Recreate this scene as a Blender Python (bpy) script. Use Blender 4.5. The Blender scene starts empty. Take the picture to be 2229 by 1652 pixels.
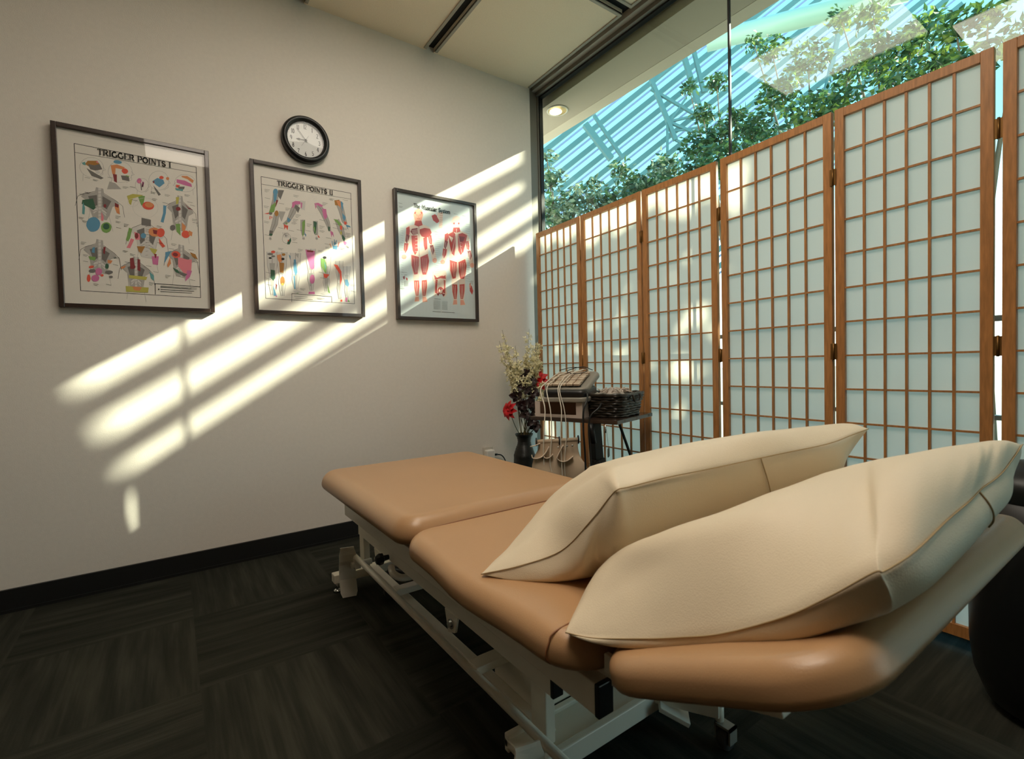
import bpy, bmesh, math, random
from math import sin, cos, pi, radians, sqrt, atan2
from mathutils import Vector, Matrix
random.seed(7)
COL = bpy.context.scene.collection
# ------------------------------------------------------------------ helpers
def sr(r, g, b):
    f = lambda c: (c/255/12.92) if c/255 <= .04045 else ((c/255+.055)/1.055)**2.4
    return (f(r), f(g), f(b), 1)
MATS = {}
def mat(name, col=(.8,.8,.8,1), rough=.5, metal=0, bump=0, bscale=50, spec=.5, var=0, vscale=5, coat=0, trans=0, emit=None, estr=0, stretch=None):
    if name in MATS: return MATS[name]
    m = bpy.data.materials.new(name); m.use_nodes = True; MATS[name] = m
    nt = m.node_tree; N = nt.nodes; Lk = nt.links; b = N['Principled BSDF']
    b.inputs['Base Color'].default_value = col; b.inputs['Roughness'].default_value = rough
    b.inputs['Metallic'].default_value = metal; b.inputs['Specular IOR Level'].default_value = spec
    b.inputs['Coat Weight'].default_value = coat; b.inputs['Transmission Weight'].default_value = trans
    if emit: b.inputs['Emission Color'].default_value = emit; b.inputs['Emission Strength'].default_value = estr
    tc = N.new('ShaderNodeTexCoord'); mp = N.new('ShaderNodeMapping'); Lk.new(tc.outputs['Object'], mp.inputs['Vector'])
    if stretch: mp.inputs['Scale'].default_value = stretch
    if var:
        n = N.new('ShaderNodeTexNoise'); n.inputs['Scale'].default_value = vscale; n.inputs['Detail'].default_value = 6
        Lk.new(mp.outputs[0], n.inputs['Vector'])
        r = N.new('ShaderNodeMapRange'); r.inputs['From Min'].default_value=.3; r.inputs['From Max'].default_value=.7
        r.inputs['To Min'].default_value = 1-var; r.inputs['To Max'].default_value = 1+var
        Lk.new(n.outputs['Fac'], r.inputs['Value'])
        mx = N.new('ShaderNodeVectorMath'); mx.operation = 'SCALE'; mx.inputs[0].default_value = col[:3]
        Lk.new(r.outputs[0], mx.inputs['Scale']); Lk.new(mx.outputs[0], b.inputs['Base Color'])
    if bump:
        n = N.new('ShaderNodeTexNoise'); n.inputs['Scale'].default_value = bscale; n.inputs['Detail'].default_value = 4
        Lk.new(mp.outputs[0], n.inputs['Vector'])
        bp = N.new('ShaderNodeBump'); bp.inputs['Strength'].default_value = bump; bp.inputs['Distance'].default_value = .002
        Lk.new(n.outputs['Fac'], bp.inputs['Height']); Lk.new(bp.outputs[0], b.inputs['Normal'])
    return m

class MB:
    def __init__(s): s.v=[]; s.f=[]; s.m=[]; s.sm=[]; s.mats=[]
    def mi(s, m):
        if m not in s.mats: s.mats.append(m)
        return s.mats.index(m)
    def add(s, vs, fs, m=None, smooth=False):
        o=len(s.v); s.v += [tuple(v) for v in vs]; k = s.mi(m) if m else 0
        for f in fs: s.f.append([i+o for i in f]); s.m.append(k); s.sm.append(smooth)
    def box(s, a, b, m=None, M=None, bev=0):
        x0,y0,z0=[min(a[i],b[i]) for i in range(3)]; x1,y1,z1=[max(a[i],b[i]) for i in range(3)]
        if bev:
            bm=bmesh.new(); bmesh.ops.create_cube(bm,size=1)
            for v in bm.verts: v.co=Vector(((x0+x1)/2+v.co.x*(x1-x0),(y0+y1)/2+v.co.y*(y1-y0),(z0+z1)/2+v.co.z*(z1-z0)))
            bmesh.ops.bevel(bm,geom=bm.edges[:],offset=bev,segments=2,affect='EDGES',profile=.5)
            vs=[v.co.copy() for v in bm.verts]; fs=[[v.index for v in f.verts] for f in bm.faces]; bm.free()
        else:
            vs=[Vector(p) for p in ((x0,y0,z0),(x1,y0,z0),(x1,y1,z0),(x0,y1,z0),(x0,y0,z1),(x1,y0,z1),(x1,y1,z1),(x0,y1,z1))]
            fs=[(0,3,2,1),(4,5,6,7),(0,1,5,4),(1,2,6,5),(2,3,7,6),(3,0,4,7)]
        if M: vs=[M@v for v in vs]
        s.add(vs,fs,m)
    def tube(s, pts, r, m=None, n=8, cap=True, smooth=True, closed=False):
        pts=[Vector(p) for p in pts]; k=len(pts); rr=r if isinstance(r,(list,tuple)) else [r]*k
        T=[]
        for i in range(k):
            a=pts[(i-1)%k] if closed else pts[max(0,i-1)]; b=pts[(i+1)%k] if closed else pts[min(k-1,i+1)]
            t=(b-a); T.append(t.normalized() if t.length>1e-9 else Vector((0,0,1)))
        up=Vector((0,0,1)) if abs(T[0].z)<.9 else Vector((1,0,0)); X=T[0].cross(up).normalized(); vs=[]
        for i in range(k):
            X=(X-T[i]*X.dot(T[i])); X=X.normalized() if X.length>1e-6 else T[i].orthogonal().normalized(); Y=T[i].cross(X)
            for j in range(n): a=2*pi*j/n; vs.append(pts[i]+(X*cos(a)+Y*sin(a))*rr[i])
        fs=[]
        for i in range(k if closed else k-1):
            i2=(i+1)%k
            for j in range(n): fs.append((i*n+j,i*n+(j+1)%n,i2*n+(j+1)%n,i2*n+j))
        s.add(vs,fs,m,smooth)
        if cap and not closed:
            o=len(s.v)-len(vs); kk=s.mi(m) if m else 0
            s.f.append([o+j for j in range(n)][::-1]); s.m.append(kk); s.sm.append(False)
            s.f.append([o+(k-1)*n+j for j in range(n)]); s.m.append(kk); s.sm.append(False)
    def lathe(s, prof, c=(0,0,0), m=None, n=32, M=None, smooth=True, sx=1, sy=1):
        vs=[]; 
        for (r,z) in prof:
            for j in range(n):
                a=2*pi*j/n; p=Vector((r*cos(a)*sx,r*sin(a)*sy,z))
                if M: p=M@p
                vs.append(p+Vector(c))
        fs=[]
        for i in range(len(prof)-1):
            for j in range(n): fs.append((i*n+j,i*n+(j+1)%n,(i+1)*n+(j+1)%n,(i+1)*n+j))
        s.add(vs,fs,m,smooth)
    def sphere(s,c,r,m=None,n=10,sc=(1,1,1)):
        prof=[(r*sin(pi*i/n)+1e-6,-r*cos(pi*i/n)) for i in range(n+1)]
        M=Matrix.Diagonal((sc[0],sc[1],sc[2],1)); s.lathe(prof,c,m,n*2,M)
    def loops(s, L, m=None, smooth=True, cap0=True, cap1=True):
        n=len(L[0]); vs=[p for l in L for p in l]; fs=[]
        for i in range(len(L)-1):
            for j in range(n): fs.append((i*n+j,i*n+(j+1)%n,(i+1)*n+(j+1)%n,(i+1)*n+j))
        o=len(s.v); s.add(vs,fs,m,smooth); k=s.mi(m) if m else 0
        if cap0: s.f.append([o+j for j in range(n)][::-1]); s.m.append(k); s.sm.append(smooth)
        if cap1: s.f.append([o+(len(L)-1)*n+j for j in range(n)]); s.m.append(k); s.sm.append(smooth)
    def grid(s, rows, m=None, smooth=True):
        a=len(rows); b=len(rows[0]); s.add([p for r in rows for p in r],[(i*b+j,i*b+j+1,(i+1)*b+j+1,(i+1)*b+j) for i in range(a-1) for j in range(b-1)],m,smooth)
    def build(s, name, m=None, parent=None, M=None, fix=True):
        me=bpy.data.meshes.new(name); me.from_pydata([tuple(v) for v in s.v],[],s.f)
        ms=s.mats if s.mats else [m]
        if m and s.mats and m not in s.mats: pass
        for q in ms: me.materials.append(q)
        for p,k,sm in zip(me.polygons,s.m,s.sm): p.material_index=k; p.use_smooth=sm
        if fix:
            bm=bmesh.new(); bm.from_mesh(me); bmesh.ops.recalc_face_normals(bm,faces=bm.faces[:]); bm.to_mesh(me); bm.free()
        me.update()
        o=bpy.data.objects.new(name,me); COL.objects.link(o)
        if parent:
            o.parent=parent; pm=WORLDM.get(parent.name, Matrix.Identity(4)); o.matrix_parent_inverse=Matrix.Identity(4)
            # meshes are written in world space; move into the parent's frame
            if pm!=Matrix.Identity(4):
                me.transform(pm.inverted())
            WORLDM[o.name]=pm
        return o
WORLDM = {}
def thing(name,label,cat,loc=(0,0,0),group=None):
    o=bpy.data.objects.new(name,None); COL.objects.link(o); o.location=loc; o.empty_display_size=.05
    o['label']=label; o['category']=cat
    if group: o['group']=group
    WORLDM[o.name]=Matrix.Translation(loc); return o
def tag(o,label,cat,group=None):
    o['label']=label; o['category']=cat
    if group: o['group']=group
    return o
def struct(o): o['kind']='structure'; return o
def base(o, loc):
    """move a mesh-only thing's origin to its base"""
    o.data.transform(Matrix.Translation(-Vector(loc))); o.location=loc; return o
def cr(pts, k=6, closed=False):
    """Catmull-Rom through pts"""
    P=[Vector(p) for p in pts]; n=len(P); out=[]
    for i in range(n if closed else n-1):
        p0=P[(i-1)%n] if closed or i>0 else P[0]*2-P[1]; p1=P[i]; p2=P[(i+1)%n]; p3=P[(i+2)%n] if closed or i+2<n else P[-1]*2-P[-2]
        for j in range(k):
            t=j/k; out.append(.5*((2*p1)+(-p0+p2)*t+(2*p0-5*p1+4*p2-p3)*t*t+(-p0+3*p1-3*p2+p3)*t**3))
    if not closed: out.append(P[-1].copy())
    return out
def rrect(x0,x1,y0,y1,R,n=6):
    o=[]
    for cx,cy,a0 in ((x1-R,y1-R,0),(x0+R,y1-R,90),(x0+R,y0+R,180),(x1-R,y0+R,270)):
        for i in range(n+1): a=radians(a0+90*i/n); o.append((cx+R*cos(a),cy+R*sin(a)))
    return o
# ------------------------------------------------------------------ materials
M_wall=mat('wall_paint',sr(228,219,209),.85,bump=.25,bscale=260,var=.02,vscale=60)
M_wall2=mat('dark_wall_paint',sr(120,108,96),.85,bump=.25,bscale=260)
M_base=mat('black_rubber',sr(16,15,14),.55)
M_ceil=mat('ceiling_tile_face',sr(246,228,202),.9,bump=.5,bscale=300,var=.03,vscale=180)
M_dark=mat('dark_channel',sr(7,7,6),.8)
M_trim=mat('painted_trim',sr(168,160,146),.6)
M_trim2=mat('grey_aluminium',sr(120,114,104),.45,.3)
M_gasket=mat('black_gasket',sr(10,10,10),.6)
M_white=mat('white_enamel',sr(240,232,216),.32,coat=.2)
M_blk=mat('black_plastic',sr(14,14,14),.4)
M_blkm=mat('black_metal',sr(22,25,24),.4,.2)
M_chrome=mat('chrome',sr(200,200,200),.2,1)
M_brass=mat('brass',sr(120,86,44),.45,.8)
M_tan=mat('tan_vinyl',sr(180,140,100),.34,bump=.12,bscale=420,spec=.5,var=.02,vscale=8)
M_tanseam=mat('tan_seam',sr(140,92,58),.5)
M_cream=mat('cream_vinyl',sr(222,206,178),.42,bump=.25,bscale=500,spec=.45,var=.02,vscale=6)
M_creamseam=mat('cream_seam',sr(168,142,100),.6)  # darker than the cover: the seam's thin shadow line is in this colour
M_frame=mat('dark_walnut',sr(48,31,23),.35,bump=.2,bscale=60,var=.25,vscale=30,stretch=(1,1,12),coat=.3)
M_oakw=mat('honey_wood',sr(172,118,66),.42,bump=.15,bscale=40,var=.22,vscale=22,stretch=(6,6,.7),coat=.15)
M_wicker=mat('black_wicker',sr(36,30,22),.35,var=.4,vscale=60,coat=.3)
M_card=mat('white_cardboard',sr(196,182,172),.8)
M_cardin=mat('brown_cardboard',sr(92,64,44),.85)
M_grey=mat('grey_plastic',sr(138,134,124),.35)
M_canvas=mat('beige_canvas',sr(186,166,142),.85,bump=.5,bscale=700)
M_cable=mat('white_cable',sr(214,206,192),.5)
M_vase=mat('black_ceramic',sr(22,24,22),.38,bump=.6,bscale=90,stretch=(1,1,5))
M_blossom=mat('cream_blossom',sr(246,240,206),.7)
M_stem=mat('brown_twig',sr(92,78,40),.8)
M_red=mat('red_petals',sr(200,22,30),.55,var=.2,vscale=60)
M_maroon=mat('dark_petals',sr(38,14,14),.45,var=.3,vscale=60)
M_greenstem=mat('green_stem',sr(66,76,44),.6)

def leafmat(name,col,col2):
    m=bpy.data.materials.new(name); m.use_nodes=True; nt=m.node_tree; N=nt.nodes; L=nt.links; N.clear()
    out=N.new('ShaderNodeOutputMaterial'); d=N.new('ShaderNodeBsdfPrincipled'); t=N.new('ShaderNodeBsdfTranslucent'); mx=N.new('ShaderNodeMixShader')
    n=N.new('ShaderNodeTexNoise'); n.inputs['Scale'].default_value=9; tc=N.new('ShaderNodeTexCoord'); L.new(tc.outputs['Object'],n.inputs['Vector'])
    r=N.new('ShaderNodeValToRGB'); r.color_ramp.elements[0].position=.4; r.color_ramp.elements[1].position=.62; r.color_ramp.elements[0].color=col; r.color_ramp.elements[1].color=col2
    L.new(n.outputs['Fac'],r.inputs['Fac']); L.new(r.outputs[0],d.inputs['Base Color']); L.new(r.outputs[0],t.inputs['Color'])
    d.inputs['Roughness'].default_value=.4; mx.inputs[0].default_value=.35
    L.new(d.outputs[0],mx.inputs[1]); L.new(t.outputs[0],mx.inputs[2]); L.new(mx.outputs[0],out.inputs['Surface']); return m
M_leaf=leafmat('leaf_green',sr(40,74,46),sr(86,120,66))
M_leaf2=leafmat('leaf_yellow_green',sr(62,100,50),sr(150,172,74))
M_leaf3=leafmat('leaf_pale',sr(84,112,90),sr(176,186,150))
M_bark=mat('bark',sr(120,100,76),.9,bump=.5,bscale=30)
M_teal=mat('teal_steel',sr(78,122,124),.5)
M_teal2=mat('pale_steel',sr(120,142,176),.5)

def glassmat(name,col,ior=1.5,k=1.0):
    m=bpy.data.materials.new(name); m.use_nodes=True; nt=m.node_tree; N=nt.nodes; L=nt.links; N.clear()
    out=N.new('ShaderNodeOutputMaterial'); t=N.new('ShaderNodeBsdfTransparent'); g=N.new('ShaderNodeBsdfGlossy'); mx=N.new('ShaderNodeMixShader')
    t.inputs['Color'].default_value=col; g.inputs['Roughness'].default_value=0.0
    ge=N.new('ShaderNodeNewGeometry'); dt=N.new('ShaderNodeVectorMath'); dt.operation='DOT_PRODUCT'; L.new(ge.outputs['Normal'],dt.inputs[0]); L.new(ge.outputs['Incoming'],dt.inputs[1])
    def mm(op,x,y):
        q=N.new('ShaderNodeMath'); q.operation=op
        for i_,z in enumerate((x,y)):
            if z is None: continue
            if isinstance(z,(int,float)): q.inputs[i_].default_value=z
            else: L.new(z,q.inputs[i_])
        return q.outputs[0]
    c=mm('ABSOLUTE',dt.outputs['Value'],None); f=mm('MULTIPLY_ADD',mm('POWER',mm('SUBTRACT',1.0,c),5.0),.96); f.node.inputs[2].default_value=.04   # Schlick reflectance
    L.new(mm('MULTIPLY',f,k),mx.inputs[0]); L.new(t.outputs[0],mx.inputs[1]); L.new(g.outputs[0],mx.inputs[2]); L.new(mx.outputs[0],out.inputs['Surface']); return m
M_glass=glassmat('window_glass',(.90,.965,.94,1),1.5,.5)
M_pglass=glassmat('picture_glass',(1,1,1,1),1.45,.55)

def papermat():
    m=bpy.data.materials.new('shoji_paper'); m.use_nodes=True; nt=m.node_tree; N=nt.nodes; L=nt.links; N.clear()
    out=N.new('ShaderNodeOutputMaterial'); d=N.new('ShaderNodeBsdfDiffuse'); t=N.new('ShaderNodeBsdfTranslucent'); mx=N.new('ShaderNodeMixShader')
    d.inputs['Color'].default_value=sr(222,222,216); t.inputs['Color'].default_value=sr(238,230,216)
    n=N.new('ShaderNodeTexNoise'); n.inputs['Scale'].default_value=120; n.inputs['Detail'].default_value=5
    r=N.new('ShaderNodeMapRange'); r.inputs['To Min'].default_value=.40; r.inputs['To Max'].default_value=.52
    L.new(n.outputs['Fac'],r.inputs['Value']); L.new(r.outputs[0],mx.inputs[0]); L.new(d.outputs[0],mx.inputs[1]); L.new(t.outputs[0],mx.inputs[2]); L.new(mx.outputs[0],out.inputs['Surface']); return m
M_paper=papermat()

def carpetmat():
    m=bpy.data.materials.new('carpet_tiles'); m.use_nodes=True; nt=m.node_tree; N=nt.nodes; L=nt.links; b=N['Principled BSDF']
    b.inputs['Roughness'].default_value=.95; b.inputs['Specular IOR Level'].default_value=.1
    tc=N.new('ShaderNodeTexCoord'); sx=N.new('ShaderNodeSeparateXYZ'); L.new(tc.outputs['Object'],sx.inputs[0])
    def mth(op,a,bv=None):
        k=N.new('ShaderNodeMath'); k.operation=op
        if hasattr(a,'links') or not isinstance(a,(int,float)): L.new(a,k.inputs[0])
        else: k.inputs[0].default_value=a
        if bv is not None:
            if isinstance(bv,(int,float)): k.inputs[1].default_value=bv
            else: L.new(bv,k.inputs[1])
        return k.outputs[0]
    T=.5
    fx=mth('FLOOR',mth('DIVIDE',sx.outputs[0],T)); fy=mth('FLOOR',mth('DIVIDE',sx.outputs[1],T))
    par=mth('ABSOLUTE',mth('MODULO',mth('ADD',fx,fy),2))       # quarter-turned tiles
    def streak(sc):
        mp=N.new('ShaderNodeMapping'); mp.inputs['Scale'].default_value=sc; L.new(tc.outputs['Object'],mp.inputs['Vector'])
        n=N.new('ShaderNodeTexNoise'); n.inputs['Scale'].default_value=1; n.inputs['Detail'].default_value=3; L.new(mp.outputs[0],n.inputs['Vector']); return n.outputs['Fac']
    def mixf(f,a,c):
        k=N.new('ShaderNodeMix'); L.new(f,k.inputs[0]); L.new(a,k.inputs[2]); L.new(c,k.inputs[3]); return k.outputs[0]
    s=mixf(par,streak((2.2,26,1)),streak((26,2.2,1))); s2=mixf(par,streak((5,150,1)),streak((150,5,1)))
    v=mth('ADD',mth('MULTIPLY',s,.75),mth('MULTIPLY',s2,.25))
    wn=N.new('ShaderNodeTexWhiteNoise'); cb=N.new('ShaderNodeCombineXYZ'); L.new(fx,cb.inputs[0]); L.new(fy,cb.inputs[1]); L.new(cb.outputs[0],wn.inputs['Vector'])
    v=mth('ADD',v,mth('MULTIPLY',mth('SUBTRACT',wn.outputs['Value'],.5),.12))
    r=N.new('ShaderNodeValToRGB'); e=r.color_ramp.elements; e[0].position=.3; e[0].color=sr(33,33,27); e[1].position=.7; e[1].color=sr(62,61,52)
    k=e.new(.5); k.color=sr(46,46,39)
    L.new(v,r.inputs['Fac']); L.new(r.outputs[0],b.inputs['Base Color'])
    n=N.new('ShaderNodeTexNoise'); n.inputs['Scale'].default_value=400; L.new(tc.outputs['Object'],n.inputs['Vector'])
    bp=N.new('ShaderNodeBump'); bp.inputs['Strength'].default_value=.5; bp.inputs['Distance'].default_value=.004; L.new(n.outputs['Fac'],bp.inputs['Height']); L.new(bp.outputs[0],b.inputs['Normal'])
    return m
M_carpet=carpetmat()

# ------------------------------------------------------------------ camera
CAM=Vector((-2.04,-2.64,.897)); yw,pt_,rl=radians(34.9),radians(1.6),radians(1.38)
fwd=Vector((sin(yw)*cos(pt_),cos(yw)*cos(pt_),-sin(pt_))); r0=Vector((cos(yw),-sin(yw),0)); u0=r0.cross(fwd)
Rv=r0*cos(rl)-u0*sin(rl); Uv=r0*sin(rl)+u0*cos(rl)
cd=bpy.data.cameras.new('camera'); cam=bpy.data.objects.new('camera',cd); COL.objects.link(cam)
cd.sensor_width=36; cd.lens=36*1067/2229; cd.clip_start=.02; cd.clip_end=400
mw=Matrix((( Rv.x,Uv.x,-fwd.x,CAM.x),(Rv.y,Uv.y,-fwd.y,CAM.y),(Rv.z,Uv.z,-fwd.z,CAM.z),(0,0,0,1))); cam.matrix_world=mw
cd.dof.use_dof=True; cd.dof.focus_distance=2.3; cd.dof.aperture_fstop=8
bpy.context.scene.camera=cam

# ------------------------------------------------------------------ room shell
XW=-3.9; YB=-4.5; ZC=2.74
m=MB(); m.box((XW-.1,YB-.1,-.1),(0.1,.1,0)); struct(m.build('floor',M_carpet))
m=MB(); m.box((XW-.1,0,0),(.0,.1,ZC+.1)); struct(m.build('wall_left',M_wall))
m=MB(); m.box((XW-.1,YB-.1,0),(.0,YB,ZC+.1)); struct(m.build('wall_back',M_wall2))
m=MB(); m.box((XW-.1,YB,0),(XW,0,ZC+.1)); struct(m.build('wall_near',M_wall2))
m=MB(); m.box((XW,-.012,0),(-.06,0,.088)); m.box((XW,-.018,0),(-.06,0,.012)); struct(m.build('baseboard_left',M_base))
m=MB(); m.box((XW,YB,0),(0,YB+.012,.088)); struct(m.build('baseboard_back',M_base))
# ceiling: dark slot grid with flush tiles
m=MB(); m.box((XW-.1,YB-.1,ZC+.03),(.12,.1,ZC+.13)); ceil=struct(m.build('ceiling',M_dark))
cols=[(-.703,-.006),(-1.42,-.757),(-2.14,-1.475),(-2.86,-2.195),(-3.58,-2.915),(-3.9,-3.635)]
rows=[(-.826,0),(-1.72,-.886),(-2.61,-1.78),(-3.5,-2.67),(-4.5,-3.56)]
for ci,(a,b_) in enumerate(cols):
    for ri,(c,d_) in enumerate(rows):
        if (ci,ri) in ((1,1),(2,2)): continue     # light panels replace these tiles; the second is an added fill
        m=MB(); m.box((a,c,ZC+.004),(b_,d_,ZC+.03),M_ceil)
        e=.016
        for (p,q) in (((a,c),(b_,c+e)),((a,d_-e),(b_,d_)),((a,c+e),(a+e,d_-e)),((b_-e,c+e),(b_,d_-e))):
            if (q==(b_,d_) and ri==0): continue
            m.box((p[0],p[1],ZC-.002),(q[0],q[1],ZC+.01),M_trim)
        m.build('ceiling_tile',None,ceil)
# window wall
m=MB(); m.box((.018,YB,ZC-.006),(.05,.06,ZC+.13)); struct(m.build('trim_1',M_trim))
m=MB(); m.box((.05,YB,ZC-.030),(.115,.06,ZC+.13)); struct(m.build('trim_4',M_trim2))
m=MB(); m.box((0,0,0),(.085,.06,ZC+.03)); m.box((.06,-.006,0),(.085,0,ZC-.012)); struct(m.build('trim_2',M_trim2))
m=MB(); m.box((0,YB,0),(.115,0.06,.05)); struct(m.build('trim_3',M_trim2))
win=bpy.data.objects.new('window_1',None); COL.objects.link(win); win.location=(.09,-2,1.4); win['kind']='structure'; WORLDM['window_1']=Matrix.Translation((.09,-2,1.4))
m=MB()
m.box((.072,YB,ZC-.04),(.1,.0,ZC-.012)); m.box((.072,-.014,.05),(.1,.0,ZC-.012)); m.box((.072,YB,.05),(.1,0,.075)); m.build('gasket',M_gasket,win)
for a,b_ in ((-1.369,-.012),(-2.85,-1.377),(YB,-2.858)):
    m=MB(); m.box((.082,a,.06),(.088,b_,ZC-.03)); m.build('window_pane',M_glass,win)
for y in (-1.373,-2.854):
    m=MB(); m.box((.079,y-.0045,.06),(.091,y+.0045,ZC-.03)); m.build('joint',M_gasket,win)
m=MB(); m.box((.074,YB,1.0),(.1,-.014,1.018)); m.box((.074,YB,.69),(.1,-.014,.705)); m.build('transom',M_trim2,win)
# ------------------------------------------------------------------ shoji screen
ZS=1.76
H=[(-.030,-.081),(-.044,-.519),(-.062,-.985),(-.066,-1.410),(-.098,-1.868),(-.104,-2.288),(-.14,-2.745)]
scr=thing('shoji_screen','six-panel honey wood and paper folding screen standing along the window','folding screen',(-.07,-1.4,0))
def panel(i):
    p=Vector((H[i][0],H[i][1],0)); q=Vector((H[i+1][0],H[i+1][1],0)); ga=.004 if i in(0,1) else .005; gb=.004
    if i==2: gb=.010
    if i==3: ga=.010
    if i==4: gb=.009
    if i==5: ga=.009
    d=(q-p); w=d.length; d.normalize(); nrm=Vector((0,0,1)).cross(d); M=Matrix(((d.x,nrm.x,0,p.x),(d.y,nrm.y,0,p.y),(0,0,1,0),(0,0,0,1)))
    a=ga; b=w-gb; st=.029; t=.009; z0=.02; top=ZS; rail=.03
    def wd(n): return n
    m=MB()
    m.box((a,-t,z0),(a+st,t,top),None,M,bev=.0015); m.box((b-st,-t,z0),(b,t,top),None,M,bev=.0015)
    m.box((a+st,-t,top-rail),(b-st,t,top-.001),None,M,bev=.001); m.box((a+st,-t,.045),(b-st,t,.045+.035),None,M)
    fr=m.build('panel_frame',M_oakw,scr)
    gx0=a+st; gx1=b-st; cw=(gx1-gx0)/6; g0=.08; g1=top-rail; rh=(g1-g0)/14; m=MB()
    for k in range(1,6): m.box((gx0+k*cw-.0035,-.006,g0),(gx0+k*cw+.0035,.003,g1),None,M)
    for k in range(1,14): m.box((gx0,-.0055,g0+k*rh-.003),(gx1,.0035,g0+k*rh+.003),None,M)
    m.build('lattice',M_oakw,fr)
    m=MB(); m.box((gx0,.0036,g0),(gx1,.0044,g1),None,M); m.v=m.v; 
    me=[M@Vector((gx0,.004,g0)),M@Vector((gx1,.004,g0)),M@Vector((gx1,.004,g1)),M@Vector((gx0,.004,g1))]
    m=MB(); m.add(me,[(0,1,2,3)]); m.build('paper',M_paper,fr)
for i in range(6): panel(i)
for i in range(1,6):
    for z in (.32,.92,1.53):
        x,y=H[i]; m=MB(); s=-.012 if i in (2,4) else -.006
        m.box((x+s,y-.010,z-.028),(x+s+.003,y+.010,z+.028)); m.tube([(x+s,y,z-.03),(x+s,y,z+.03)],.0035,None,8); m.build('hinge',M_brass,scr)
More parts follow.
